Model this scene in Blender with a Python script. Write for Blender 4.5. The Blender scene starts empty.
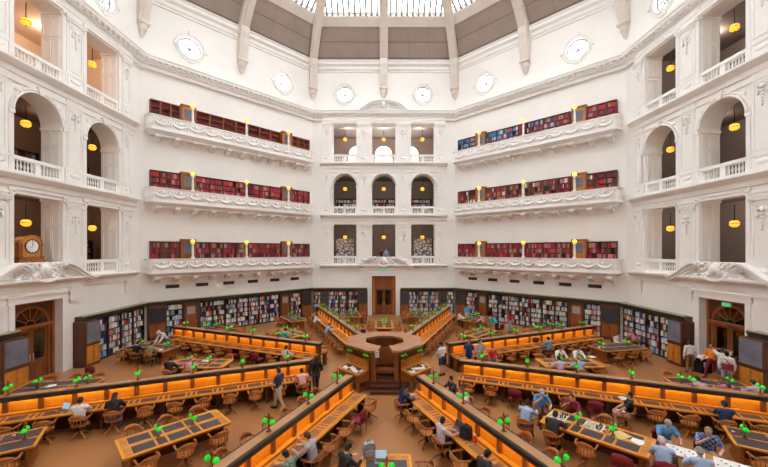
import bpy, math, random
from math import sin, cos, tan, pi, sqrt, radians, atan2
from mathutils import Matrix, Vector
random.seed(7)
S = bpy.context.scene
COL = S.collection

# ------------------------------------------------------------------ camera, sky, exposure
F, HZ, CH, CY = 347.6, 251.0, 6.45, -17.68     # focal length in px, horizon row, eye height, camera y
CX, YAW = -0.10, 0.0035
cd = bpy.data.cameras.new('camera'); cam = bpy.data.objects.new('camera', cd); COL.objects.link(cam)
cd.sensor_fit = 'HORIZONTAL'; cd.sensor_width = 36.0; cd.lens = 36.0 * F / 768.0
cd.shift_y = (HZ - 233.5) / 768.0; cd.clip_start = 0.05; cd.clip_end = 300
cam.location = (CX, CY, CH); cam.rotation_euler = (pi / 2, 0, -YAW)
S.camera = cam
w = bpy.data.worlds.new('sky'); S.world = w; w.use_nodes = True
w.node_tree.nodes['Background'].inputs[0].default_value = (0.95, 0.985, 1.0, 1)
w.node_tree.nodes['Background'].inputs[1].default_value = 7.6
S.view_settings.view_transform = 'Standard'; S.view_settings.look = 'None'
S.view_settings.exposure = 0.14; S.view_settings.gamma = 1.0; S.view_settings.use_curve_mapping = False
S.cycles.use_denoising = True
S.cycles.max_bounces = 14; S.cycles.diffuse_bounces = 12; S.cycles.transparent_max_bounces = 12
S.cycles.sample_clamp_indirect = 6.0

# ------------------------------------------------------------------ materials
MATS = {}
def mat(name, col, rough=0.6, var=0.0, scale=3.0, stretch=(1, 1, 1), metal=0.0, emit=None, es=0.0, bump=0.0, light=True):
    if name in MATS: return MATS[name]
    m = bpy.data.materials.new(name); m.use_nodes = True; nt = m.node_tree
    b = nt.nodes['Principled BSDF']
    b.inputs['Base Color'].default_value = (*col, 1); b.inputs['Roughness'].default_value = rough; b.inputs['Metallic'].default_value = metal
    if var > 0 or bump > 0:
        tc = nt.nodes.new('ShaderNodeTexCoord'); mp = nt.nodes.new('ShaderNodeMapping'); mp.inputs['Scale'].default_value = stretch
        nz = nt.nodes.new('ShaderNodeTexNoise'); nz.inputs['Scale'].default_value = scale; nz.inputs['Detail'].default_value = 5
        nt.links.new(tc.outputs['Object'], mp.inputs[0]); nt.links.new(mp.outputs[0], nz.inputs['Vector'])
        if var > 0:
            r = nt.nodes.new('ShaderNodeValToRGB'); r.color_ramp.elements[0].position = 0.3; r.color_ramp.elements[1].position = 0.7
            r.color_ramp.elements[0].color = (*[c * (1 - var) for c in col], 1); r.color_ramp.elements[1].color = (*[min(1, c * (1 + var)) for c in col], 1)
            nt.links.new(nz.outputs['Fac'], r.inputs[0]); nt.links.new(r.outputs[0], b.inputs['Base Color'])
        if bump > 0:
            bp = nt.nodes.new('ShaderNodeBump'); bp.inputs['Strength'].default_value = bump; bp.inputs['Distance'].default_value = 0.02
            nt.links.new(nz.outputs['Fac'], bp.inputs['Height']); nt.links.new(bp.outputs[0], b.inputs['Normal'])
    if emit:
        b.inputs['Emission Color'].default_value = (*emit, 1); b.inputs['Emission Strength'].default_value = es
        if not light: m.cycles.emission_sampling = 'NONE'
    MATS[name] = m
    return m
def glass(name, tint=(1, 1, 1), mix=0.06):
    m = bpy.data.materials.new(name); m.use_nodes = True; nt = m.node_tree; nt.nodes.clear()
    o = nt.nodes.new('ShaderNodeOutputMaterial'); x = nt.nodes.new('ShaderNodeMixShader'); t = nt.nodes.new('ShaderNodeBsdfTransparent'); g = nt.nodes.new('ShaderNodeBsdfGlossy')
    t.inputs[0].default_value = (*tint, 1); g.inputs['Roughness'].default_value = 0.08; x.inputs[0].default_value = mix
    nt.links.new(t.outputs[0], x.inputs[1]); nt.links.new(g.outputs[0], x.inputs[2]); nt.links.new(x.outputs[0], o.inputs[0])
    MATS[name] = m; return m

WHITE = mat('white painted plaster', (0.88, 0.866, 0.838), 0.65, 0.025, 0.6)
TRIM = mat('moulded plaster', (0.87, 0.855, 0.835), 0.6, 0.03, 2.0)
RIB = mat('dome rib plaster', (0.72, 0.66, 0.60), 0.6, 0.04, 1.0)
TAUPE = mat('taupe dome panel', (0.36, 0.29, 0.25), 0.8, 0.06, 0.8)
TAUPE_D = mat('dome panel seam', (0.22, 0.18, 0.155), 0.8)
BAR = mat('glazing bar', (0.30, 0.30, 0.31), 0.5)
GLASS = glass('window glass')
FLOOR = mat('brown floor covering', (0.385, 0.17, 0.062), 0.30, 0.14, 0.35)
WOOD = mat('golden oak', (0.58, 0.215, 0.03), 0.38, 0.22, 4, (1, 0.25, 1))
WOODL = mat('light oak edge', (0.80, 0.34, 0.03), 0.38, 0.12, 4)
WOODM = mat('red brown timber', (0.29, 0.088, 0.02), 0.42, 0.25, 3, (1, 1, 0.2))
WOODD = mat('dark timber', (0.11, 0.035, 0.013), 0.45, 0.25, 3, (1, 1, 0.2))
CHAIRW = mat('chair timber', (0.42, 0.145, 0.03), 0.32, 0.22, 6)
CAP = mat('worn timber ledge', (0.46, 0.23, 0.10), 0.42, 0.15, 2)
AMBER = mat('amber timber panel', (0.90, 0.36, 0.02), 0.35, 0.12, 4)
LEATHER = mat('dark desk leather', (0.055, 0.045, 0.06), 0.5, 0.2, 8)
LEATHB = mat('brown desk leather', (0.30, 0.13, 0.05), 0.5, 0.2, 8)
EDGE = mat('near black edge', (0.03, 0.022, 0.02), 0.5)
GREENB = mat('dark green cornice', (0.045, 0.05, 0.035), 0.5)
BRASSL = mat('pale lamp trough', (0.55, 0.45, 0.28), 0.45)
SLATE = mat('slate board', (0.035, 0.035, 0.045), 0.5, 0.2, 2)
SLATEL = mat('blue grey screen', (0.16, 0.17, 0.22), 0.35, 0.25, 1.5)
GSHADE = mat('green lamp shade', (0.02, 0.65, 0.04), 0.25, emit=(0.0, 0.75, 0.02), es=0.28, light=False)
STRIP = mat('warm strip lamp', (1, 0.7, 0.3), 0.5, emit=(1.0, 0.56, 0.16), es=46)
LANT = mat('lantern glass', (0.9, 0.6, 0.1), 0.4, emit=(1.0, 0.46, 0.02), es=1.05)
GLOBE = mat('yellow globe', (0.9, 0.7, 0.1), 0.4, emit=(1.0, 0.72, 0.06), es=1.2, light=False)
BLACK = mat('black metal', (0.015, 0.015, 0.017), 0.4)
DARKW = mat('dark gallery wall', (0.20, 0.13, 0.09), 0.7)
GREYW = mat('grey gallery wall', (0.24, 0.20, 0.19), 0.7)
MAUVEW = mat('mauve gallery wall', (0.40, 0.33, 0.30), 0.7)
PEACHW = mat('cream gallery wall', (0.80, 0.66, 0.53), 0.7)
PAPER = mat('white paper', (0.82, 0.82, 0.80), 0.6)
MAROON = mat('maroon upholstery', (0.22, 0.008, 0.02), 0.7, 0.15, 8)
BRONZE = mat('dark bronze step', (0.11, 0.04, 0.022), 0.4)
EXITG = mat('exit sign green', (0.0, 0.3, 0.1), 0.5, emit=(0.0, 0.6, 0.2), es=1.0, light=False)

# ------------------------------------------------------------------ mesh builder
class MB:
    def __init__(s, M=None): s.v = []; s.f = []; s.mi = []; s.sm = []; s.M = M
    def add(s, vs, fs, mi=0, smooth=False, M=None):
        k = len(s.v)
        for p in vs:
            p = Vector(p)
            if M is not None: p = M @ p
            if s.M is not None: p = s.M @ p
            s.v.append(p[:])
        for f in fs:
            s.f.append([k + i for i in f]); s.mi.append(mi); s.sm.append(smooth)
        return s
    def box(s, x0, x1, y0, y1, z0, z1, mi=0, M=None):
        return s.add([(x0,y0,z0),(x1,y0,z0),(x1,y1,z0),(x0,y1,z0),(x0,y0,z1),(x1,y0,z1),(x1,y1,z1),(x0,y1,z1)],
              [(0,3,2,1),(4,5,6,7),(0,1,5,4),(1,2,6,5),(2,3,7,6),(3,0,4,7)], mi, False, M)
    def prism(s, poly, y0, y1, mi=0, M=None, axis='y'):
        """polygon in (x,z) extruded along y; axis 'x': polygon in (y,z) along x; axis 'z': polygon in (x,y) along z"""
        n = len(poly)
        if axis == 'y': P = lambda a, b, t: (a, t, b)
        elif axis == 'x': P = lambda a, b, t: (t, a, b)
        else: P = lambda a, b, t: (a, b, t)
        vs = [P(a, b, y0) for a, b in poly] + [P(a, b, y1) for a, b in poly]
        fs = [tuple(range(n)), tuple(range(2*n-1, n-1, -1))] + [(i, (i+1) % n, n+(i+1) % n, n+i) for i in range(n)]
        return s.add(vs, fs, mi, False, M)
    def tube(s, pts, r, n=8, mi=0, M=None, caps=True, squash=None):
        pts = [Vector(p) for p in pts]; rs = r if isinstance(r, (list, tuple)) else [r] * len(pts)
        vs, fs = [], []; up = None
        for i, p in enumerate(pts):
            d = (pts[min(i+1, len(pts)-1)] - pts[max(i-1, 0)]).normalized()
            if up is None: up = Vector((0, 0, 1)) if abs(d.z) < 0.9 else Vector((0, 1, 0))
            a = d.cross(up)
            if a.length < 1e-4: a = d.cross(Vector((1, 0, 0)))
            a.normalize(); b = a.cross(d).normalized(); up = b
            q = squash or 1.0
            for k in range(n):
                t = 2 * pi * k / n
                vs.append(p + a * (rs[i] * cos(t)) + b * (rs[i] * q * sin(t)))
        for i in range(len(pts)-1):
            for k in range(n):
                fs.append((i*n+k, i*n+(k+1) % n, (i+1)*n+(k+1) % n, (i+1)*n+k))
        if caps: fs += [tuple(range(n-1, -1, -1)), tuple(range((len(pts)-1)*n, len(pts)*n))]
        return s.add(vs, fs, mi, True, M)
    def lathe(s, prof, n=12, c=(0, 0, 0), mi=0, M=None, smooth=True):
        vs = [(c[0]+r*cos(2*pi*k/n), c[1]+r*sin(2*pi*k/n), c[2]+z) for r, z in prof for k in range(n)]
        fs = [(i*n+k, i*n+(k+1) % n, (i+1)*n+(k+1) % n, (i+1)*n+k) for i in range(len(prof)-1) for k in range(n)]
        if prof[0][0] > 1e-4: fs.append(tuple(range(n-1, -1, -1)))
        if prof[-1][0] > 1e-4: fs.append(tuple(range((len(prof)-1)*n, len(prof)*n)))
        return s.add(vs, fs, mi, smooth, M)
    def ell(s, c, r, nu=10, nv=7, mi=0, M=None):
        r = r if isinstance(r, (list, tuple)) else (r, r, r)
        vs = [(c[0], c[1], c[2]-r[2])]
        for j in range(1, nv):
            t = -pi/2 + pi*j/nv
            for i in range(nu):
                a = 2*pi*i/nu; vs.append((c[0]+r[0]*cos(t)*cos(a), c[1]+r[1]*cos(t)*sin(a), c[2]+r[2]*sin(t)))
        vs.append((c[0], c[1], c[2]+r[2])); L = len(vs)-1
        fs = [(0, 1+(i+1) % nu, 1+i) for i in range(nu)]
        for j in range(nv-2):
            for i in range(nu):
                a = 1+j*nu+i; b = 1+j*nu+(i+1) % nu; fs.append((a, b, b+nu, a+nu))
        fs += [(L, 1+(nv-2)*nu+i, 1+(nv-2)*nu+(i+1) % nu) for i in range(nu)]
        return s.add(vs, fs, mi, True, M)
    def bar(s, p, q, wd, h, mi=0, M=None):
        p, q = Vector(p), Vector(q); d = (q-p).normalized(); up = Vector((0, 0, 1)) if abs(d.z) < 0.95 else Vector((0, 1, 0))
        a = d.cross(up).normalized() * wd/2; b = a.cross(d).normalized() * h/2
        vs = [p-a-b, p+a-b, p+a+b, p-a+b, q-a-b, q+a-b, q+a+b, q-a+b]
        return s.add(vs, [(0,3,2,1),(4,5,6,7),(0,1,5,4),(1,2,6,5),(2,3,7,6),(3,0,4,7)], mi, False, M)
    def mesh(s, name, mats):
        me = bpy.data.meshes.new(name); me.from_pydata(s.v, [], s.f)
        for m in (mats if isinstance(mats, (list, tuple)) else [mats]): me.materials.append(m)
        me.polygons.foreach_set('material_index', s.mi); me.polygons.foreach_set('use_smooth', s.sm); me.update()
        return me
    def build(s, name, mats, parent=None):
        o = bpy.data.objects.new(name, s.mesh(name, mats)); COL.objects.link(o)
        if parent is not None: o.parent = parent
        return o
def put(name, me, parent=None, loc=(0, 0, 0), rz=0.0):
    o = bpy.data.objects.new(name, me); COL.objects.link(o); o.location = loc; o.rotation_euler = (0, 0, rz)
    if parent is not None: o.parent = parent
    return o
def tag(o, label, cat, group=None, kind=None):
    o['label'] = label; o['category'] = cat
    if group: o['group'] = group
    if kind: o['kind'] = kind
    return o
def thing(name, label, cat, loc=(0, 0, 0), rz=0.0, group=None):
    o = bpy.data.objects.new(name, None); COL.objects.link(o); o.location = loc; o.rotation_euler = (0, 0, rz)
    o.empty_display_size = 0.2
    return tag(o, label, cat, group)
def struct(o, label=None):
    o['kind'] = 'structure'
    if label: o['label'] = label
    return o
KIDS = {}
def kids(o):
    if o.name not in KIDS: KIDS[o.name] = [c for c in COL.objects if c.parent == o]
    return KIDS[o.name]
def dup(root, loc, rz, label, group=None):
    r = root.copy(); COL.objects.link(r); r.location = loc; r.rotation_euler = (0, 0, rz); r['label'] = label
    if group: r['group'] = group
    for ch in kids(root):
        c = ch.copy(); COL.objects.link(c); c.parent = r
        for g in kids(ch):
            d = g.copy(); COL.objects.link(d); d.parent = c
    return r
def fl(px, py, z=0.0):
    """place in the room of a photo position whose height above the floor is z"""
    D = F * (CH - z) / (py - HZ); x = (px - 384) * D / F
    return Vector((CX + x*cos(YAW) + D*sin(YAW), CY + D*cos(YAW) - x*sin(YAW), z))
def proj(p):
    dx, dy = p[0] - CX, p[1] - CY
    D = dy*cos(YAW) + dx*sin(YAW); x = dx*cos(YAW) - dy*sin(YAW)
    if D < 0.3: return (-999, -999)
    return (384 + x * F / D, HZ - (p[2] - CH) * F / D)
def inframe(p, m=6):
    x, y = proj(p); return -m < x < 768 + m and -m < y < 467 + m
def WR(deg): return Matrix.Rotation(-radians(deg), 4, 'Z')   # wall frame: x to the right seen from inside, y outward
def wp(deg, u, n, z=0.0): return WR(deg) @ Vector((u, n, z))
T8 = tan(pi / 8)
ORD = ['first','second','third','fourth','fifth','sixth','seventh','eighth','ninth','tenth','eleventh','twelfth','thirteenth','fourteenth','fifteenth','sixteenth']
def sweep(mb, prof, mi=0, n_ref=None, u0=None, u1=None):
    """mitred moulding: profile of (n, z) swept across the wall"""
    a = [((-n * T8) if u0 is None else u0, n, z) for n, z in prof]; b = [((n * T8) if u1 is None else u1, n, z) for n, z in prof]
    k = len(prof); mb.add(a + b, [(i, (i+1) % k, k+(i+1) % k, k+i) for i in range(k)] + [tuple(range(k)), tuple(range(2*k-1, k-1, -1))], mi)

# ------------------------------------------------------------------ floor, walls
A = 17.4
mb = MB(); mb.prism([(24*cos(radians(22.5+45*k)), 24*sin(radians(22.5+45*k))) for k in range(8)], -0.3, 0.0, axis='z')
struct(mb.build('floor', FLOOR))
UC, HWO = (-3.95, 0.0, 3.95), 1.22
ZL = (5.1, 10.1, 15.3); ZT = (9.22, 14.22, 19.22); NB = 18.3
DU = {0: 0.0, 90: 0.0, -90: -0.33}          # bays of the left wall sit a little nearer
SIDE = {0: 'far', 90: 'right', -90: 'left', 45: 'far_right', -45: 'far_left', 135: 'near_right', -135: 'near_left', 180: 'back'}
SAY = {0: 'far wall', 90: 'right wall', -90: 'left wall', 45: 'far right wall', -45: 'far left wall'}
def hole_square(mb, cu, cz, hw, r, n0, n1, seg=32, mi=0):
    """square of half width hw with a round hole, front at n0, tunnel to n1"""
    C = [(cu + r*cos(2*pi*k/seg), cz + r*sin(2*pi*k/seg)) for k in range(seg)]
    Q = []
    for k in range(seg):
        a = 2*pi*k/seg; m = max(abs(cos(a)), abs(sin(a))); Q.append((cu + hw*cos(a)/m, cz + hw*sin(a)/m))
    vs = [(a, n0, b) for a, b in C] + [(a, n0, b) for a, b in Q] + [(a, n1, b) for a, b in C] + [(a, n1, b) for a, b in Q]
    fs = []
    for k in range(seg):
        j = (k+1) % seg
        fs += [(k, j, seg+j, seg+k), (2*seg+k, 2*seg+j, 3*seg+j, 3*seg+k), (k, j, 2*seg+j, 2*seg+k)]
    mb.add(vs, fs, mi)
RW, ZW = 0.80, 22.3
def drum(mb):
    n0, n1 = A, A + 0.55
    L = A*T8 + 0.25
    mb.box(-L, L, n0, n1, 20.4, ZW-1.0); mb.box(-L, L, n0, n1, ZW+1.0, 25.6)
    for a, b in ((-L, -4.95), (-2.95, 2.95), (4.95, L)): mb.box(a, b, n0, n1, ZW-1.0, ZW+1.0)
    for c in (-3.95, 3.95): hole_square(mb, c, ZW, 1.0, RW, n0, n1)
def arch_poly(c, hw, z0, zs, top, half):
    """bay wall piece above an arched opening"""
    pts = [(c + hw*cos(t), zs + hw*sin(t)) for t in [pi*k/24 for k in range(25)]]
    return [(c+half, zs), (c+half, top), (c-half, top), (c-half, zs)] + pts[::-1]
def portal(deg):
    mb = MB(WR(deg)); n0, n1 = 17.2, NB
    # outer strips and piers
    for a, b in ((-7.35, -6.2), (6.2, 7.35)): mb.box(a, b, A, n1, 0, 20.4)
    e = DU[deg]
    piers = ((-6.2, e-3.95-HWO), (e-3.95+HWO, e-HWO), (e+HWO, e+3.95-HWO), (e+3.95+HWO, 6.2))
    for a, b in piers: mb.box(a, b, n0, n1, ZL[0], 20.4)
    mb.box(-6.2, e-1.2, n0, n1, 0, ZL[0]); mb.box(e+1.2, 6.2, n0, n1, 0, ZL[0]); mb.box(e-1.2, e+1.2, n0, n1, 3.95, ZL[0])
    for c in [x + e for x in UC]:
        mb.box(c-HWO, c+HWO, n0, n1, ZT[0], ZL[1])
        mb.prism(arch_poly(c, HWO-0.02, 0, ZT[1]-HWO, ZL[2], HWO), n0, n1)
        mb.box(c-HWO, c+HWO, n0, n1, ZT[2], 20.4)
    drum(mb)
    return struct(mb.build('wall_' + SIDE[deg], WHITE))
for d in (0, 90, -90): portal(d)
for d in (45, -45, 135, -135):
    mb = MB(WR(d)); mb.box(-7.35, 7.35, A, A+0.55, 0, 20.4); drum(mb); struct(mb.build('wall_' + SIDE[d], WHITE))
mb = MB(WR(180))
mb.box(-7.35, -1.6, A, NB, 0, 20.4); mb.box(1.6, 7.35, A, NB, 0, 20.4); mb.box(-1.6, 1.6, A, NB, 9.2, 20.4); mb.box(-1.6, 1.6, A, NB, 0, 4.9)
mb.box(-3, 3, 22, 22.2, 4.7, 9.4); mb.box(-3, 3, NB, 22, 4.7, 4.9); mb.box(-3, 3, NB, 22, 9.2, 9.4); mb.box(-3, -2.8, NB, 22, 4.9, 9.2); mb.box(2.8, 3, NB, 22, 4.9, 9.2)
drum(mb); struct(mb.build('wall_back', WHITE))

# gallery rooms behind the three pierced walls
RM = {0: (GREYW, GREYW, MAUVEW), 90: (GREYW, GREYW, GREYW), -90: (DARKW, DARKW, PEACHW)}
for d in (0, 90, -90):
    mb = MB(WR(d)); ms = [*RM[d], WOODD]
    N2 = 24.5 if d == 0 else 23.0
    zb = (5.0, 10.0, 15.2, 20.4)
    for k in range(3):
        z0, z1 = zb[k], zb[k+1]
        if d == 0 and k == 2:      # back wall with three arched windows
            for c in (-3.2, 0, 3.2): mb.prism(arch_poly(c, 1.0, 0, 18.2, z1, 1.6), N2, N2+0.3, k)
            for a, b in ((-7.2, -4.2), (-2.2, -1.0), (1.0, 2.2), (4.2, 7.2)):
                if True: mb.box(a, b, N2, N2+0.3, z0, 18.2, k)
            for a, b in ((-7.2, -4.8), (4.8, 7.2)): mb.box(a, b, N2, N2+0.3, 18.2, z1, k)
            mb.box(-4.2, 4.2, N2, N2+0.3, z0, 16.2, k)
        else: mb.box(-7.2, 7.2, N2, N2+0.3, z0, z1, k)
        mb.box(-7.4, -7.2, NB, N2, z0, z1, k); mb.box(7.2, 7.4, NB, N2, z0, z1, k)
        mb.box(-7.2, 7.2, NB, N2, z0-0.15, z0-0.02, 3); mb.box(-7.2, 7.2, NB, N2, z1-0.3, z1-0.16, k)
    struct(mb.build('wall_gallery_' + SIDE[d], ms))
    # lobby behind the ground floor door
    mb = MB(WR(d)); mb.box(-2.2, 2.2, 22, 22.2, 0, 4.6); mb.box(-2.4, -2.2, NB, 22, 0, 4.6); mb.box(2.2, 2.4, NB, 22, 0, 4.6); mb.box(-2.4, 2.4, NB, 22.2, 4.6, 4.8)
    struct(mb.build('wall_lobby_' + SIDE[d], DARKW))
for i, c in enumerate((-3.2, 0, 3.2)):
    mb = MB(WR(0)); mb.prism([(c-1.0, 16.2), (c+1.0, 16.2)] + [(c+cos(pi*k/20), 18.2+sin(pi*k/20)) for k in range(21)], 24.6, 24.62)
    o = struct(mb.build('window_%d' % (101+i), GLASS))
    mb = MB(WR(0)); mb.box(c-0.03, c+0.03, 24.55, 24.6, 16.2, 19.2); mb.box(c-1, c+1, 24.55, 24.6, 18.17, 18.23); mb.build('window_bar', TRIM, o)

# ------------------------------------------------------------------ mouldings of the pierced walls
tn = [0]
def trim(mb, m=TRIM):
    tn[0] += 1; return struct(mb.build('trim_%d' % tn[0], m))
def drop(mb, u, n, z, s=1.0):
    """carved festoon drop: bow, scrolls and a tail of husks"""
    mb.box(u-0.36*s, u+0.36*s, n-0.05, n, z+0.06, z+0.16)
    for k in (-1, 1):
        mb.tube([(u+k*(0.10+0.14*cos(t))*s, n-0.05, z-0.12*s+0.14*s*sin(t)) for t in [2*pi*j/10 for j in range(11)]], 0.045*s, 5)
        mb.ell((u+k*0.25*s, n-0.04, z-0.34*s), (0.09*s, 0.06, 0.14*s), 6, 5)
    mb.ell((u, n-0.06, z-0.05*s), (0.13*s, 0.08, 0.16*s), 7, 5)
    for j in range(5): mb.ell((u, n-0.04, z-(0.30+0.19*j)*s), ((0.15-0.022*j)*s, 0.06, 0.12*s), 6, 5)
def frame(mb, u0, u1, z0, z1, n, wd=0.07, d=0.035):
    mb.box(u0, u1, n-d, n, z0, z0+wd); mb.box(u0, u1, n-d, n, z1-wd, z1)
    mb.box(u0, u0+wd, n-d, n, z0+wd, z1-wd); mb.box(u1-wd, u1, n-d, n, z0+wd, z1-wd)
for d in (0, 90, -90):
    n = 17.2
    mb = MB(WR(d))
    for k in range(3):           # string courses with stepped profile
        z = ZL[k]
        sweep(mb, [(n+0.02, z-0.62), (n-0.10, z-0.60), (n-0.10, z-0.34), (n-0.22, z-0.28), (n-0.40, z-0.16), (n-0.44, z-0.12), (n-0.44, z-0.02), (n+0.02, z)], 0, u0=-6.35, u1=6.35)
        if k > 0: sweep(mb, [(n+0.02, z-0.99), (n-0.085, z-0.97), (n-0.085, z-0.88), (n+0.02, z-0.855)], 0, u0=-6.2, u1=6.2)
    # projecting brackets under the first course, both sides
    for u in (-1.98+DU[d], 1.98+DU[d], -5.75, 5.75):
        mb.box(u-0.36, u+0.36, n-0.12, n, 3.75, 4.5); mb.box(u-0.4, u+0.4, n-0.2, n, 4.3, 4.5); mb.box(u-0.3, u+0.3, n-0.06, n, 3.6, 3.75)
    trim(mb)
    mb = MB(WR(d)); e = DU[d]     # pilasters, panels and drops
    for c in (-5.67+e/2, -1.975+e, 1.975+e, 5.67+e/2):
        hw = 0.52 if abs(c) < 3 else 0.36
        for k in range(3):
            z0, z1 = ZL[k] + 0.82, (9.0, 14.9 - 0.2, 19.15)[k]
            mb.box(c-hw-0.08, c+hw+0.08, n-0.09, n, ZL[k], ZL[k]+0.82)
            if k != 1:
                mb.box(c-hw, c+hw, n-0.07, n, z0, z1)
                frame(mb, c-hw+0.1, c+hw-0.1, z0+0.15, z1-0.35, n-0.07)
                mb.box(c-hw-0.06, c+hw+0.06, n-0.14, n, z1-0.2, z1); mb.box(c-hw-0.12, c+hw+0.12, n-0.18, n, z1-0.06, z1+0.03)
                for q in (-1, 1): mb.tube([(c+q*hw, n-0.13, z1-0.22+0.12*sin(t)) if False else (c+q*(hw-0.05)+0.1*cos(t), n-0.12, z1-0.22+0.1*sin(t)) for t in [2*pi*j/8 for j in range(9)]], 0.035, 5)
                drop(mb, c, n-0.07, z1-0.62, 0.85 if hw > 0.4 else 0.6)
            else:
                mb.box(c-hw, c+hw, n-0.05, n, z0, z1)
                frame(mb, c-hw+0.1, c+hw-0.1, z0+0.15, z1-0.45, n-0.05)
                drop(mb, c, n-0.05, z1-0.72, 0.8 if hw > 0.4 else 0.55)
            mb.ell((c, n-0.09, ZL[k]+0.45), (0.34 if hw > 0.4 else 0.22, 0.06, 0.13), 8, 5)
            frame(mb, c-hw+0.0, c+hw-0.0, ZL[k]+0.12, ZL[k]+0.74, n-0.09, 0.05, 0.03)
    for c in [x + e for x in UC]:
        # arch mouldings, imposts, keystone, spandrel scrolls
        zs = ZT[1]-HWO
        for r, d_ in ((HWO+0.03, 0.10), (HWO+0.16, 0.07)):
            pts = [(c+r*cos(t), n-d_/2, zs+r*sin(t)) for t in [pi*k/24 for k in range(25)]]
            mb.tube(pts, 0.06, 6)
        for q in (-1, 1):
            mb.box(min(c+q*HWO, c+q*(HWO+0.26)), max(c+q*HWO, c+q*(HWO+0.26)), n-0.12, n, zs-0.16, zs)
            mb.box(min(c+q*HWO, c+q*(HWO+0.2)), max(c+q*HWO, c+q*(HWO+0.2)), n-0.05, n, ZL[1]+0.82, zs-0.16)
            mb.ell((c+q*0.98, n-0.03, zs+0.98), (0.24, 0.07, 0.14), 7, 5, M=None); mb.ell((c+q*0.74, n-0.03, zs+1.12), (0.14, 0.06, 0.08), 6, 5)
            mb.ell((c+q*1.10, n-0.03, zs+0.72), (0.09, 0.06, 0.16), 6, 5)
        mb.prism([(c-0.10, zs+HWO-0.06), (c+0.10, zs+HWO-0.06), (c+0.17, zs+HWO+0.32), (c-0.17, zs+HWO+0.32)], n-0.17, n)
        # architraves of the square openings
        for k in (0, 2):
            for q in (-1, 1):
                a, b = c+q*HWO, c+q*(HWO+0.2); mb.box(min(a, b), max(a, b), n-0.06, n, ZL[k], ZT[k]+0.1)
                mb.tube([(c+q*(HWO+0.1)+0.11*cos(t), n-0.1, ZT[k]-0.05+0.11*sin(t)) for t in [2*pi*j/8 for j in range(9)]], 0.04, 5)
            mb.box(c-HWO-0.24, c+HWO+0.24, n-0.1, n, ZT[k]+0.08, ZT[k]+0.22)
            frame(mb, c-HWO, c+HWO, ZT[k]+0.28, ZT[k]+0.62, n, 0.05, 0.03)
        # panelled reveals inside the openings
        for k in range(3):
            zt = ZT[k] if k != 1 else zs
            for q in (-1, 1):
                x = c+q*HWO; x2 = x-q*0.03
                for a, b in ((17.32, 17.72), (17.78, 18.2)):
                    for z0, z1 in ((ZL[k]+0.9, ZL[k]+(zt-ZL[k])*0.62), (ZL[k]+(zt-ZL[k])*0.66, zt-0.25)):
                        for s0, s1, t0, t1 in ((a, b, z0, z0+0.06), (a, b, z1-0.06, z1), (a, a+0.06, z0+0.06, z1-0.06), (b-0.06, b, z0+0.06, z1-0.06)):
                            mb.box(min(x, x2), max(x, x2), s0, s1, t0, t1)
                mb.box(min(x, x-q*0.07), max(x, x-q*0.07), 17.2, NB, zt-0.16, zt)
    trim(mb)
# door case on each pierced wall
for d in (0, 90, -90):
    mb = MB(WR(d)); n = 17.2
    for q in (-1, 1):
        a, b = DU[d]+q*1.2, DU[d]+q*1.44; mb.box(min(a, b), max(a, b), n-0.08, n+0.02, 0, 4.1)
    mb.box(DU[d]-1.5, DU[d]+1.5, n-0.10, n, 3.95, 4.25); mb.box(DU[d]-1.6, DU[d]+1.6, n-0.16, n, 4.25, 4.36)
    trim(mb)
# rusticated band behind the bookcases: joint lines above them
# main cornice with modillions, drum cornice, on all eight walls
for d in (0, 45, -45, 90, -90, 135, -135, 180):
    mb = MB(WR(d))
    sweep(mb, [(17.45, 19.90), (17.12, 19.92), (17.12, 19.98), (17.05, 20.02), (17.05, 20.14), (16.84, 20.18), (16.82, 20.32), (16.76, 20.40), (16.76, 20.45), (17.45, 20.52)])
    L = 16.85*T8
    k = int(2*L/0.42)
    for i in range(k):
        u = -L + (i+0.5)*2*L/k; mb.box(u-0.08, u+0.08, 16.88, 17.07, 20.05, 20.17)
    sweep(mb, [(17.45, 19.55), (17.14, 19.56), (17.14, 19.63), (17.45, 19.65)] if d in (45, -45, 135, -135) else [(17.45, 19.52), (17.14, 19.53), (17.14, 19.6), (17.45, 19.62)])
    sweep(mb, [(17.45, 24.45), (17.3, 24.47), (17.3, 24.6), (17.2, 24.7), (17.2, 24.95), (17.0, 25.1), (17.0, 25.35), (16.9, 25.42), (16.9, 25.5), (17.6, 25.55)])
    struct(mb.build('trim_%d' % (40 + (d % 360)//45), RIB if False else TRIM))

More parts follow.
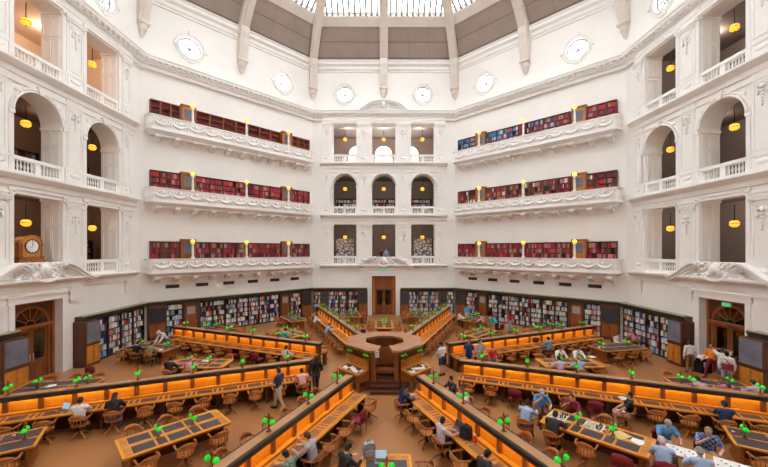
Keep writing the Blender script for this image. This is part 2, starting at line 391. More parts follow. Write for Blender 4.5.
# round drum windows
wn = 0
for d in (0, 45, -45, 90, -90, 135, -135, 180):
    for c in (-3.95, 3.95):
        wn += 1
        M = WR(d)
        mb = MB(M); mb.prism([(c+RW*cos(2*pi*k/32), ZW+RW*sin(2*pi*k/32)) for k in range(32)], 17.72, 17.735)
        o = struct(mb.build('window_%d' % wn, GLASS))
        mb = MB(M)
        for r, n in ((RW-0.03, 17.66), (0.34, 17.7)): mb.tube([(c+r*cos(2*pi*k/32), n, ZW+r*sin(2*pi*k/32)) for k in range(33)], 0.04, 5, caps=False)
        for j in range(4):
            a = pi*j/4; mb.bar((c-RW*cos(a), 17.7, ZW-RW*sin(a)), (c+RW*cos(a), 17.7, ZW+RW*sin(a)), 0.07, 0.07)
        mb.build('window_bar', BAR, o)
        mb = MB(M)
        for r, rr in ((RW+0.05, 0.07), (RW+0.24, 0.06)): mb.tube([(c+r*cos(2*pi*k/32), 17.39, ZW+r*sin(2*pi*k/32)) for k in range(33)], rr, 6, caps=False)
        mb.prism([(c-0.1, ZW+RW), (c+0.1, ZW+RW), (c+0.17, ZW+RW+0.42), (c-0.17, ZW+RW+0.42)], 17.25, 17.4)
        for q in (-1, 1): mb.box(c+q*1.08-0.13, c+q*1.08+0.13, 17.28, 17.4, ZW-0.12, ZW+0.12)
        mb.box(c-0.2, c+0.2, 17.25, 17.4, ZW-RW-0.36, ZW-RW-0.2)
        mb.build('window_frame', TRIM, o)

# ------------------------------------------------------------------ dome
R0, ZC = 20.9, 13.63
def zd(n): return ZC + sqrt(max(0, R0*R0 - n*n))
dome = MB(); dp = MB()
for k8 in range(8):
    M = WR(45*k8)
    def patch(mb, na, nb, ua0, ua1, ub0, ub1, mi, off=0.0):
        za, zb = zd(na)-off, zd(nb)-off
        mb.add([(ua0, na, za), (ua1, na, za), (ub1, nb, zb), (ub0, nb, zb)], [(0, 1, 2, 3)], mi, False, M)
    for ns, mi in (([17.5, 17.0, 16.3, 15.3], 1), ([9.5, 8.9], 2), ([8.9, 7.6, 6.2, 5.0], 1)):
        for a, b in zip(ns, ns[1:]): patch(dome, a, b, -a*T8, a*T8, -b*T8, b*T8, mi)
    # coffer panels, two rows of four in each half
    for (a, b) in ((17.0, 16.22), (16.17, 15.36)):
        for q in (-1, 1):
            for j in range(3):
                f0, f1 = j/3, (j+1)/3
                ea, eb = a*T8-0.35, b*T8-0.35; s0 = 0.42
                L = lambda e, f: q*(s0 + (e-s0)*f)
                g = 0.015
                patch(dp, a, b, L(ea, f0)+g, L(ea, f1)-g, L(eb, f0)+g, L(eb, f1)-g, 0, 0.03)
    # white frames round the skylights
    for a, b, c in ((15.3, 14.75, 0.16), (9.6, 9.0, 0.12), (5.2, 4.8, 0.12)):
        za, zb = zd(a), zd(b)
        for (u0, u1) in ((-1, 1),):
            dome.add([(-a*T8, a, za-c), (a*T8, a, za-c), (b*T8, b, zb-c), (-b*T8, b, zb-c), (-a*T8, a, za+0.1), (a*T8, a, za+0.1), (b*T8, b, zb+0.1), (-b*T8, b, zb+0.1)],
                     [(0,1,2,3),(4,7,6,5),(0,4,5,1),(3,2,6,7)], 2, False, M)
struct(dome.build('ceiling', [TAUPE, TAUPE_D, RIB]))
struct(dp.build('trim_60', TAUPE))
gl = MB(); gb = MB()
for k8 in range(8):
    M = WR(45*k8)
    for ns in ([14.75, 13.2, 11.4, 9.5], [5.0, 2.6, 0.05]):
        for a, b in zip(ns, ns[1:]):
            gl.add([(-a*T8, a, zd(a)), (a*T8, a, zd(a)), (b*T8, b, zd(b)), (-b*T8, b, zd(b))], [(0, 1, 2, 3)], 0, False, M)
    for q in (-1, 1):
        for j in range(0, 11):
            u = q*(0.62 + j*0.52)
            ns = [x for x in (14.75, 13.2, 11.4, 9.5) if x*T8 > abs(u)+0.1]
            if len(ns) > 1:
                for a, b in zip(ns, ns[1:]): gb.bar((u, a, zd(a)-0.03), (u, b, zd(b)-0.03), 0.18, 0.12, M=M)
        gb.bar((q*0.45, 14.6, zd(14.6)-0.05), (q*(9.5*T8), 14.6, zd(14.6)-0.05) if False else (q*14.6*T8, 14.6, zd(14.6)-0.05), 0.12, 0.12, mi=1, M=M)
        gb.bar((q*0.0, 12.4, zd(12.4)-0.03), (q*12.4*T8, 12.4, zd(12.4)-0.03), 0.08, 0.08, M=M)
o = struct(gl.build('window_90', GLASS)); gb.build('window_bar', [BAR, RIB], o)
for k in range(16):
    th = 22.5*k; s = 1.0 if k % 2 == 0 else 1/cos(pi/8); wd = 0.40
    M = WR(th); mb = MB(M)
    ns = [17.45, 16.9, 16.2, 15.4, 14.5, 13.4, 12.0, 10.5, 9.0, 7.4, 6.0, 4.8]
    for x0, x1, dep in ((-wd, wd, 0.40), (-wd*0.55, wd*0.55, 0.52)):
        vs = []
        for n_ in ns:
            vs += [(x0, n_*s, zd(n_)+0.15), (x1, n_*s, zd(n_)+0.15), (x1, n_*s-dep*0.8, zd(n_)-dep*0.85), (x0, n_*s-dep*0.8, zd(n_)-dep*0.85)]
        fs = []
        for i in range(len(ns)-1):
            for j in range(4): fs.append((4*i+j, 4*i+(j+1) % 4, 4*i+4+(j+1) % 4, 4*i+4+j))
        fs += [(0, 1, 2, 3), tuple(4*(len(ns)-1)+j for j in (3, 2, 1, 0))]
        mb.add(vs, fs)
    # corbel: scrolled console with a carved drop
    b0 = A*s + (0.02 if s == 1 else 0.05)
    pr = [(b0, 25.4), (b0-0.95, 25.4), (b0-0.92, 24.9), (b0-0.78, 24.5), (b0-0.70, 23.9), (b0-0.55, 23.3), (b0-0.42, 22.9), (b0-0.48, 22.72), (b0-0.40, 22.52), (b0, 22.45)]
    mb.prism(pr, -0.36, 0.36, axis='x')
    mb.prism([(a-0.04 if a < b0 else a, z) for a, z in pr], -0.16, 0.16, axis='x')
    mb.tube([(-0.42, b0-0.42, 22.72), (0.42, b0-0.42, 22.72)], 0.13, 8); mb.tube([(-0.44, b0-0.72, 24.75), (0.44, b0-0.72, 24.75)], 0.15, 8)
    mb.lathe([(0.02, -0.75), (0.16, -0.6), (0.26, -0.3), (0.34, 0.0), (0.36, 0.12), (0.3, 0.16)], 8, (0, b0-0.12, 22.4))
    for q in (-0.18, 0, 0.18): mb.ell((q, b0-0.36, 22.25), (0.1, 0.1, 0.16), 6, 5)
    struct(mb.build('trim_%d' % (70+k), RIB))

# ------------------------------------------------------------------ balustrades and pediments of the pierced walls
def baluster_mesh():
    mb = MB(); mb.lathe([(0.045, 0), (0.05, 0.05), (0.025, 0.09), (0.046, 0.2), (0.05, 0.27), (0.024, 0.42), (0.04, 0.47), (0.045, 0.52)], 8)
    return mb.mesh('baluster', TRIM)
BAL = baluster_mesh()
def rail_mesh(full):
    mb = MB(); h = HWO
    mb.box(-h, h, -0.13, 0.13, 0.0, 0.14); mb.box(-h, h, -0.15, 0.15, 0.66, 0.80); mb.box(-h, h, -0.11, 0.11, 0.80, 0.84)
    for c, w_ in ((-h+0.06, 0.06), (0, 0.13), (h-0.06, 0.06)): mb.box(c-w_, c+w_, -0.11, 0.11, 0.14, 0.66)
    return mb.mesh('rail', TRIM)
RAIL = rail_mesh(True)
LEV = ['lowest', 'middle', 'top']; BAYN = {0: ['left', 'centre', 'right'], 90: ['farther', 'clock-free centre', 'nearer'], -90: ['nearer', 'clock', 'farther']}
def bayname(d, i): return {0: ['left-hand', 'central', 'right-hand'], 90: ['far', 'central', 'near'], -90: ['near', 'central', 'far']}[d][i]
for d in (0, 90, -90):
    for k in range(3):
        for i, c in enumerate(UC):
            if k == 0 and i == 1: continue
            P = wp(d, c+DU[d], 17.35, ZL[k])
            if not (inframe(P, 10) or inframe(P + Vector((0, 1.2, 0.8)), 10)): continue
            t = thing('balustrade', 'white balustrade of the %s opening, %s gallery, %s' % (bayname(d, i), LEV[k], SAY[d]), 'balustrade', P, -radians(d), 'gallery balustrades')
            put('rail', RAIL, t)
            for q in (-1, 1):
                for j in range(6): put('baluster', BAL, t, (q*(0.23+j*0.165), 0, 0.14))
def swirl(mb, c, r, y, z, turns=1.3, q=1, rr=0.05):
    mb.tube([(c + q*r*(1-t/1.25)*cos(2*pi*turns*t), y, z + r*(1-t/1.25)*sin(2*pi*turns*t)) for t in [j/16 for j in range(17)]], rr, 5)
def pediment_low(d):
    t = thing('pediment', 'swan-neck plaster pediment with carved cartouche over the door of the %s' % SAY[d], 'pediment', wp(d, DU[d], 17.2, 4.6), -radians(d), 'door pediments')
    mb = MB(); mb.box(-1.16, 1.16, -0.05, 0.35, 0.52, 1.22); mb.box(-1.16, 1.16, -0.1, 0.35, 1.2, 1.28); mb.build('parapet', TRIM, t)
    for q in (-1, 1):
        mb = MB(); pts = []
        for j in range(17):
            f = j/16; u = 3.0 - 2.15*f; z = 0.42 + 0.86*(0.5-0.5*cos(pi*min(1, f*1.12))) - (0.10 if f > 0.93 else 0)
            pts.append((q*u, z))
        for off, y0, th in ((0, -0.52, 0.12), (-0.14, -0.40, 0.14), (-0.30, -0.28, 0.08)):
            poly = [(u, z+off) for u, z in pts] + [(u, z+off-th) for u, z in pts[::-1]]
            mb.prism(poly, y0, -0.012)
        swirl(mb, q*0.86, 0.17, -0.42, 1.12, 1.2, q, 0.06)
        mb.build('swan_neck', TRIM, t)
    mb = MB()
    mb.ell((0, -0.3, 0.85), (0.36, 0.2, 0.42), 10, 8); mb.ell((0, -0.42, 0.87), (0.22, 0.16, 0.27), 10, 8)
    for q in (-1, 1):
        swirl(mb, q*0.42, 0.2, -0.36, 1.08, 1.3, q, 0.055); swirl(mb, q*0.5, 0.18, -0.36, 0.52, 1.3, -q, 0.055)
        for j in range(9):
            f = j/8; mb.ell((q*(0.35+0.95*f), -0.24, 0.75-0.28*sin(pi*f)+0.05*(j % 2)-0.25*f), (0.15-0.05*f, 0.14, 0.14-0.05*f), 7, 5)
        for j in range(6): mb.ell((q*(0.6+0.14*j), -0.2, 0.95-0.09*j), (0.12, 0.1, 0.08), 6, 5)
    mb.tube([(0.62*cos(t), -0.4, 0.66+0.34*sin(t)) for t in [pi + pi*j/14 for j in range(15)]], 0.075, 6)
    mb.build('cartouche', TRIM, t)
for d in (0, 90, -90): pediment_low(d)
t = thing('pediment', 'curved plaster pediment with carved crest on the main cornice of the far wall', 'pediment', wp(0, 0, 17.1, 20.5), 0)
mb = MB()
for r0, r1, y0 in ((0, 0.12, -0.5), (0.12, 0.26, -0.38), (0.26, 0.34, -0.2)):
    Rr = 3.3; a0 = 0.80
    poly = [((Rr-r0)*sin(a), (Rr-r0)*cos(a)-Rr+1.02) for a in [-a0+2*a0*j/24 for j in range(25)]] + [((Rr-r1)*sin(a), (Rr-r1)*cos(a)-Rr+1.02) for a in [a0-2*a0*j/24 for j in range(25)]]
    mb.prism(poly, y0, 0.3)
mb.build('arched_hood', TRIM, t)
mb = MB(); mb.box(-2.0, 2.0, 0.0, 0.3, 0, 0.5); mb.prism([(-1.9, 0.02), (1.9, 0.02), (1.2, 0.52), (0, 0.8), (-1.2, 0.52)], -0.02, 0.25)
mb.ell((0, -0.2, 0.6), (0.34, 0.22, 0.42), 9, 7); mb.ell((0, -0.3, 0.95), (0.2, 0.18, 0.2), 8, 6)
for q in (-1, 1):
    swirl(mb, q*0.45, 0.2, -0.2, 0.4, 1.3, q, 0.06)
    for j in range(8): mb.ell((q*(0.45+0.17*j), -0.1, 0.42-0.035*j), (0.13-0.006*j, 0.1, 0.12-0.01*j), 6, 5)
mb.build('carved_crest', TRIM, t)

# ------------------------------------------------------------------ curved ended balconies on the two plain walls
BZ = (4.55, 9.66, 14.82)         # underside
def balcony(d, k):
    say = SAY[d]
    t = thing('balcony', 'white scroll-carved balcony, %s of three on the %s' % (LEV[k], say), 'balcony', wp(d, 0, A-0.015, BZ[k]), -radians(d), 'plain wall balconies'); t.scale = (1, 1, 1.27)
    # plan outline following the wall, round ends
    L, P = 6.62, 0.98
    plan = []
    for j in range(9):
        a = pi/2*j/8; plan.append((-L-0.42*cos(a)*0.9, -(P-0.75)-0.75*sin(a)))
    plan = [(-L-0.42*0.9, 0.0)] + plan
    plan = plan + [(-x, y) for x, y in plan[::-1]]
    def ring(mb, z0, z1, g0, g1):
        n = len(plan)
        def off(g):
            out = []
            for x, y in plan:
                q = -1 if x < 0 else 1
                ex = min(1, max(0, (abs(x)-(L-0.3))/0.7))
                out.append((x + q*g*ex, min(0.0, y - g) if y < 0 else y))
            return out
        a, b = off(g0), off(g1)
        mb.add([(x, y, z0) for x, y in a] + [(x, y, z1) for x, y in b], [(i, i+1, n+i+1, n+i) for i in range(n-1)], 0, False)
        return a, b
    def slab(mb, z0, z1, g0, g1):
        a, b = ring(mb, z0, z1, g0, g1); n = len(a)
        mb.add([(x, y, z0) for x, y in a], [tuple(range(n))]); mb.add([(x, y, z1) for x, y in b], [tuple(range(n-1, -1, -1))])
    mb = MB(); slab(mb, -0.02, 0.06, -0.36, -0.36); slab(mb, 0.06, 0.22, -0.30, -0.02); slab(mb, 0.22, 0.32, 0.03, 0.03); mb.build('floor_slab', TRIM, t)
    mb = MB()
    n = len(plan)
    def wall_band(z0, z1, g0, g1, th=0.18):
        a, b = ring(mb, z0, z1, g0, g1)
        def ins(p): return [(x*(1-0.026), y+th if y < -0.3 else y) for x, y in p]
        ai, bi = ins(a), ins(b)
        vs = [(x, y, z0) for x, y in a] + [(x, y, z1) for x, y in b] + [(x, y, z0) for x, y in ai] + [(x, y, z1) for x, y in bi]
        fs = []
        for i in range(n-1): fs += [(2*n+i, 2*n+i+1, 3*n+i+1, 3*n+i), (n+i, n+i+1, 3*n+i+1, 3*n+i), (i, i+1, 2*n+i+1, 2*n+i)]
        mb.add(vs, fs)
    wall_band(0.32, 0.40, -0.02, -0.02); wall_band(0.40, 0.55, -0.05, -0.01); wall_band(0.55, 0.98, -0.01, -0.05); wall_band(0.98, 1.06, 0.03, 0.05, 0.2)
    mb.build('parapet', TRIM, t)
    mb = MB(); y = -P+0.0                  # running scrolls and swags in relief
    m = 12
    for i in range(m):
        c = -L + (i+0.5)*2*L/m; hw = L/m
        mb.tube([(c + hw*0.9*cos(a), y-0.01, 0.84 - 0.30*sin(a)) for a in [pi*j/12 for j in range(13)]], [0.05+0.035*sin(pi*j/12) for j in range(13)], 5)
        mb.tube([(c + hw*0.55*cos(a), y, 0.86 - 0.12*sin(a)) for a in [pi*j/10 for j in range(11)]], 0.04, 5)
        for q in (-1, 1): swirl(mb, c+q*hw*0.82, 0.13, y-0.01, 0.80, 1.2, q, 0.04)
        mb.ell((c, y-0.01, 0.82), (0.14, 0.06, 0.09), 6, 5); mb.ell((c-hw, y-0.01, 0.62), (0.08, 0.06, 0.16), 6, 5)
        mb.ell((c, y+0.0, 0.5), (0.22, 0.06, 0.07), 6, 5)
    mb.build('scroll_relief', TRIM, t)
    br = MB(); br.prism([(0, 0.02), (-0.82, 0.02), (-0.80, -0.12), (-0.5, -0.17), (-0.2, -0.3), (0, -0.34)], -0.17, 0.17, axis='x')
    br.tube([(-0.2, -0.68, -0.06), (0.2, -0.68, -0.06)], 0.08, 7)
    bm_ = br.mesh('bracket', TRIM)
    for i in range(11): put('bracket', bm_, t, (-6.3 + i*1.26, 0, 0))
    return t
for d in (-45, 45):
    for k in range(3): balcony(d, k)

# white lamp standards on the balcony fronts
ml = MB(); ml.box(-0.11, 0.11, -0.11, 0.11, 0, 0.12)
ml.lathe([(0.1, 0.12), (0.07, 0.2), (0.09, 0.4), (0.075, 0.8), (0.06, 1.0), (0.11, 1.06), (0.12, 1.12), (0.08, 1.16)], 10); LPOST = ml.mesh('post', TRIM)
ml = MB(); ml.ell((0, 0, 1.28), (0.17, 0.17, 0.15), 10, 7); LGLOBE = ml.mesh('globe', GLOBE)
for d in (-45, 45):
    for k in range(3):
        for i, u in enumerate((-4.05, 0.1, 4.05)):
            if d == -45: nm = ['nearest', 'middle', 'farthest'][i]
            else: nm = ['farthest', 'middle', 'nearest'][i]
            t = thing('balcony_lamp', 'yellow globe on white post, %s along the %s balcony of the %s' % (nm, LEV[k], SAY[d]), 'lamp', wp(d, u, A-0.86, BZ[k]+1.348), -radians(d), 'balcony lamps')
            put('post', LPOST, t); put('globe', LGLOBE, t)

# ------------------------------------------------------------------ bookcases
BOOKS = []      # (matrix, size, colour index, description)
BC = [('white', (0.78, 0.77, 0.74)), ('cream', (0.70, 0.60, 0.44)), ('pale grey', (0.50, 0.52, 0.55)), ('grey blue', (0.22, 0.30, 0.42)), ('navy', (0.03, 0.05, 0.14)),
      ('black', (0.02, 0.02, 0.025)), ('red', (0.50, 0.02, 0.03)), ('crimson', (0.42, 0.012, 0.06)), ('brown', (0.16, 0.06, 0.03)), ('tan', (0.42, 0.22, 0.11)),
      ('blue', (0.03, 0.22, 0.50)), ('green', (0.04, 0.16, 0.08)), ('orange', (0.68, 0.20, 0.03)), ('dusty pink', (0.52, 0.20, 0.22)), ('maroon', (0.17, 0.015, 0.03)), ('pale blue', (0.45, 0.58, 0.72))]
BM = [mat('book cloth ' + n, c, 0.6, 0.1, 20) for n, c in BC]
NAMES = [n for n, c in BC]
def pal(**k): 
    out = []
    for n, c in k.items(): out += [NAMES.index(n.replace('_', ' '))] * c
    return out
P_GROUND = pal(white=9, cream=4, pale_grey=6, grey_blue=3, navy=3, black=3, red=2, brown=2, tan=1, blue=1, orange=1, pale_blue=3, dusty_pink=2)
P_RED = pal(red=6, crimson=5, brown=3, maroon=4, tan=2, dusty_pink=1)
P_BROWN = pal(brown=4, maroon=3, tan=3, crimson=3, black=1, red=2, grey_blue=1, dusty_pink=1)
P_PINK = pal(dusty_pink=5, crimson=4, red=3, tan=2, brown=3, maroon=3)
P_BLUE = pal(blue=6, pale_blue=2, grey_blue=4, navy=4, white=1, red=2, brown=1)
P_TAN = pal(tan=4, brown=5, maroon=4, dusty_pink=2, red=2, white=1, black=1)
def case_mesh(W, H, D, rows, m, back):
    mb = MB(); t = 0.04
    mb.box(-W/2, -W/2+t, -D, 0, 0, H); mb.box(W/2-t, W/2, -D, 0, 0, H); mb.box(-W/2, W/2, -D, 0, H-t, H); mb.box(-W/2, W/2, -D+0.02, 0, 0, 0.10)
    mb.box(-W/2, W/2, -0.02, 0, 0.1, H-t, 1)
    s = MB(); s.box(-W/2+t, W/2-t, -D+0.01, -0.02, 0, 0.025)
    return mb.mesh('carcass', [m, back]), s.mesh('shelf', m)
CM = {}
def bookcase(d, u, n, z, W, H, D, rows, style, label, group, pal_, fill=0.96, say=None, hmin=0.72):
    key = (round(W, 3), H, D, rows, style)
    if key not in CM:
        m, b = {'black': (EDGE, EDGE), 'red': (WOODD, mat('dark red lining', (0.10, 0.02, 0.025), 0.7)), 'empty': (WOODM, mat('burgundy lining', (0.22, 0.03, 0.05), 0.7))}[style]
        CM[key] = case_mesh(W-0.012, H, D, rows, m, b)
    t = thing('bookcase', label, 'bookcase', wp(d, u, n, z), -radians(d), group)
    put('carcass', CM[key][0], t)
    pitch = (H - 0.14) / rows
    for r in range(rows):
        zz = 0.10 + r*pitch
        if r > 0: put('shelf', CM[key][1], t, (0, 0, zz-0.025))
    if pal_ is None: return t
    M = Matrix.Translation(wp(d, u, n, z)) @ WR(d)
    for r in range(rows):
        zz = 0.10 + r*pitch; x = -W/2 + 0.05; run = 0; ci = 0; cnt = 0
        while True:
            th = random.uniform(0.05, 0.085) * (1.0 if style == 'black' else 0.9)
            if x + th > W/2 - 0.05: break
            if random.random() > fill: x += random.uniform(0.08, 0.3); run = 0; continue
            if run <= 0: ci = random.choice(pal_); run = random.choice([1, 1, 2, 2, 3] if style == 'black' else [1, 1, 2, 3, 4]); hh = random.uniform(hmin, 0.93)
            run -= 1; cnt += 1
            h = (pitch-0.03) * min(0.97, hh + random.uniform(-0.05, 0.04)); dd = random.uniform(0.17, 0.22)
            y0 = -D + 0.05 + random.uniform(0, 0.03)
            BOOKS.append((M @ Matrix.Translation((x + th/2, y0 + dd/2, zz + 0.003)), (th*0.94, dd, h), ci, (cnt, rows - r, say)))
            x += th
    return t
# balconies: three rows visible
BLZ = [b + 0.412 for b in BZ]; BH = 2.2
PB = {(-45, 0): P_BROWN, (-45, 1): P_RED, (-45, 2): None, (45, 0): P_PINK, (45, 1): P_TAN, (45, 2): P_BLUE}
for d in (-45, 45):
    for k in range(3):
        us = [(-6.69+i*0.65+0.325, 0.65) for i in range(3)] + [(-3.66+i*1.0365+0.518, 1.0365) for i in range(7)] + [(4.74+i*0.65+0.325, 0.65) for i in range(3)]
        order = us if d == 45 else us
        for i, (u, W) in enumerate(us):
            pp = PB[(d, k)]
            if (d, k) == (45, 2) and i > 5: pp = P_BLUE + P_RED if i < 9 else P_RED + P_PINK
            if (d, k) == (45, 1) and i > 8: pp = P_RED + P_TAN
            bookcase(d, u, A-0.01, BLZ[k], W, BH + (0.05 if k == 1 else 0), 0.32, 5, 'red' if pp else 'empty',
                     '%s dark timber bookcase, %s from the left, %s balcony of the %s' % ('empty' if pp is None else 'full', ORD[i], LEV[k], SAY[d]), 'balcony bookcases', pp, 0.985, '%s bookcase, %s balcony, %s' % (ORD[i], LEV[k], SAY[d]), 0.86)
        for i, u in enumerate((-4.2, 4.2)):
            t = thing('balcony_door', 'glazed brown door %s on the %s balcony of the %s' % ('on the left' if i == 0 else 'on the right', LEV[k], SAY[d]), 'door', wp(d, u, A-0.01, BLZ[k]), -radians(d), 'balcony doors')
            mb = MB(); mb.box(-0.525, -0.42, -0.36, 0, 0, 2.26); mb.box(0.42, 0.525, -0.36, 0, 0, 2.26); mb.box(-0.525, 0.525, -0.38, 0, 2.26, 2.40); mb.build('door_frame', WOODM, t)
            mb = MB(); mb.box(-0.42, 0.42, -0.30, -0.24, 0, 1.3); mb.box(-0.42, -0.3, -0.30, -0.24, 1.3, 2.26); mb.box(0.3, 0.42, -0.30, -0.24, 1.3, 2.26); mb.box(-0.3, 0.3, -0.30, -0.24, 2.1, 2.26); mb.build('door_leaf', WOOD if d == 45 or k == 2 else WOODM, t)
            mb = MB(); mb.box(-0.3, 0.3, -0.28, -0.26, 1.3, 2.1); mb.build('pane', SLATEL, t)

# ground floor
GH, GD = 2.5, 0.38
def gcase(d, u, n, W, i, say): bookcase(d, u, n, 0, W, GH, GD, 6, 'black', 'black bookcase of mixed books, %s from the left along the %s' % (ORD[i], SAY[d]), 'ground floor bookcases', P_GROUND, 0.965, '%s floor bookcase of %s' % (ORD[i], SAY[d]))
def board_pier(d, u, W, n, label, big=False):
    t = thing('notice_board', label, 'board', wp(d, u, n, 0), -radians(d), 'board piers between the bookcases')
    D = 0.46 if not big else 0.75
    mb = MB(); mb.box(-W/2, W/2, -D, 0, 0.0, 0.12); mb.box(-W/2, W/2, -D+0.03, 0, 0.12, GH); mb.box(-W/2, W/2, -D-0.02, 0, 1.18, 1.26); mb.build('body', WOODD, t)
    mb = MB()
    mb.box(-W/2+0.06, W/2-0.06, -D-0.01, -D+0.04, 1.32, 2.32 if not big else 2.45); mb.build('board', SLATE if not big else SLATEL, t)
    for q in (-1, 1):
        mb = MB(); a, b = sorted((q*0.02, q*(W/2-0.05))); mb.box(a, b, -D-0.005, -D+0.04, 0.18, 1.14); frame(mb, a+0.06, b-0.06, 0.26, 1.06, -D, 0.03, 0.015)
        mb.build('cupboard_door', WOOD if big else WOODM, t)
    return t
def wood_door(d, u, n, label):
    t = thing('timber_door', label, 'door', wp(d, u, n, 0), -radians(d), 'timber doors between the bookcases')
    mb = MB()
    for q in (-1, 1): mb.box(min(q*0.4, q*0.55), max(q*0.4, q*0.55), -0.42, 0, 0, GH)
    mb.box(-0.55, 0.55, -0.42, 0, 2.3, GH); mb.build('door_frame', WOODD, t)
    mb = MB(); mb.box(-0.4, 0.4, -0.3, -0.2, 0, 2.3)
    for z0, z1 in ((0.15, 0.75), (0.85, 1.45)):
        frame(mb, -0.32, -0.03, z0, z1, -0.3, 0.04, 0.02); frame(mb, 0.03, 0.32, z0, z1, -0.3, 0.04, 0.02)
    mb.build('door_leaf', WOODM, t)
    mb = MB(); mb.box(-0.28, 0.28, -0.315, -0.29, 1.6, 2.15); mb.build('pane', MAUVEW, t)
    mb = MB(); mb.ell((0.33, -0.34, 1.05), 0.035, 8, 6); mb.build('handle', BRASSL, t)
for d in (-45, 45):
    n = A - 0.01
    L = [(-5.13, 1.16)] + [(-3.4+i*0.9714+0.4857, 0.9714) for i in range(7)] + [(5.13, 1.16)]
    for i, (u, W) in enumerate(L): gcase(d, u, n, W, i, SAY[d])
    board_pier(d, -6.27, 1.1, n, 'dark slate board on timber pier at the left end of the %s' % SAY[d]); board_pier(d, 6.27, 1.1, n, 'dark slate board on timber pier at the right end of the %s' % SAY[d])
    wood_door(d, -4.0, n, 'panelled brown door among bookcases, left side of the %s' % SAY[d]); wood_door(d, 4.0, n, 'panelled brown door among bookcases, right side of the %s' % SAY[d])
i = 0
for u in (-6.62,): gcase(0, u, 17.19, 0.75, 0, SAY[0])
for q in (-1, 1):
    for j in range(3): gcase(0, q*(2.5+1.0*j+0.5), 17.19, 1.0, (3-j) if q < 0 else (4+j), SAY[0])
    board_pier(0, q*5.87, 0.72, 17.19, 'slate board on timber pier near the %s corner of the far wall' % ('left' if q < 0 else 'right'))
    board_pier(0, q*2.05, 0.86, 17.19, 'slate board on timber pier just %s of the far wall door' % ('left' if q < 0 else 'right'))
gcase(0, 6.62, 17.19, 0.75, 7, SAY[0])
for d in (-90, 90):
    s = 1 if d == -90 else -1           # u grows away from the camera on the left wall
    for j in range(4):
        gcase(d, s*(2.5+1.06*(j+0.5)), 17.19, 1.06, j if d == -90 else 3-j, SAY[d])
    board_pier(d, s*2.02, 0.95, 17.19, 'blue-grey screen above an orange timber cupboard, far side of the %s doorway' % ('left' if d < 0 else 'right'), True)
    board_pier(d, -s*2.1, 1.1, 17.19, 'blue-grey screen above an orange timber cupboard, near side of the %s doorway' % ('left' if d < 0 else 'right'), True)
# dark green cornice with pale lamp trough over the bookcases
ci = 0
for d in (-45, 45, 0, 90, -90):
    segs = [(None, None)] if d in (-45, 45) else [(None, -1.66), (1.66, None)]
    for a, b in segs:
        mb = MB(WR(d)); n0 = 16.78 if d in (0, 90, -90) else 16.95; nw = 17.22 if d in (0, 90, -90) else 17.42
        def sw(prof, mi):
            k = len(prof)
            A0 = [((-n*T8) if a is None else a, n, z) for n, z in prof]; B0 = [((n*T8) if b is None else b, n, z) for n, z in prof]
            mb.add(A0+B0, [(i, (i+1) % k, k+(i+1) % k, k+i) for i in range(k)] + [tuple(range(k)), tuple(range(2*k-1, k-1, -1))], mi)
        sw([(nw, GH), (n0, GH), (n0-0.03, GH+0.1), (n0-0.10, GH+0.22), (n0-0.10, GH+0.27), (nw, GH+0.27)], 0)
        sw([(n0+0.02, GH+0.27), (n0-0.06, GH+0.27), (n0-0.06, GH+0.33), (n0+0.02, GH+0.33)], 1)
        ci += 1; struct(mb.build('trim_%d' % (100+ci), [GREENB, BRASSL]))
# floor air grilles in the plain walls and small wall fittings
for d in (-45, 45):
    for i in range(6):
        u = -5.2 + i*2.08
        t = thing('wall_vent', 'small dark wall grille, %s from the left under the lowest balcony, %s' % (ORD[i], SAY[d]), 'vent', wp(d, u, A, 3.78), -radians(d), 'wall grilles')
        mb = MB(); mb.box(-0.42, 0.42, -0.02, 0, -0.1, 0.1); mb.build('backing', EDGE, t)
        mb = MB(); frame(mb, -0.45, 0.45, -0.13, 0.13, -0.0, 0.04, 0.035)
        for j in range(3): mb.box(-0.42, 0.42, -0.032, -0.015, -0.07+j*0.06, -0.05+j*0.06)
        mb.build('grille', BLACK, t)

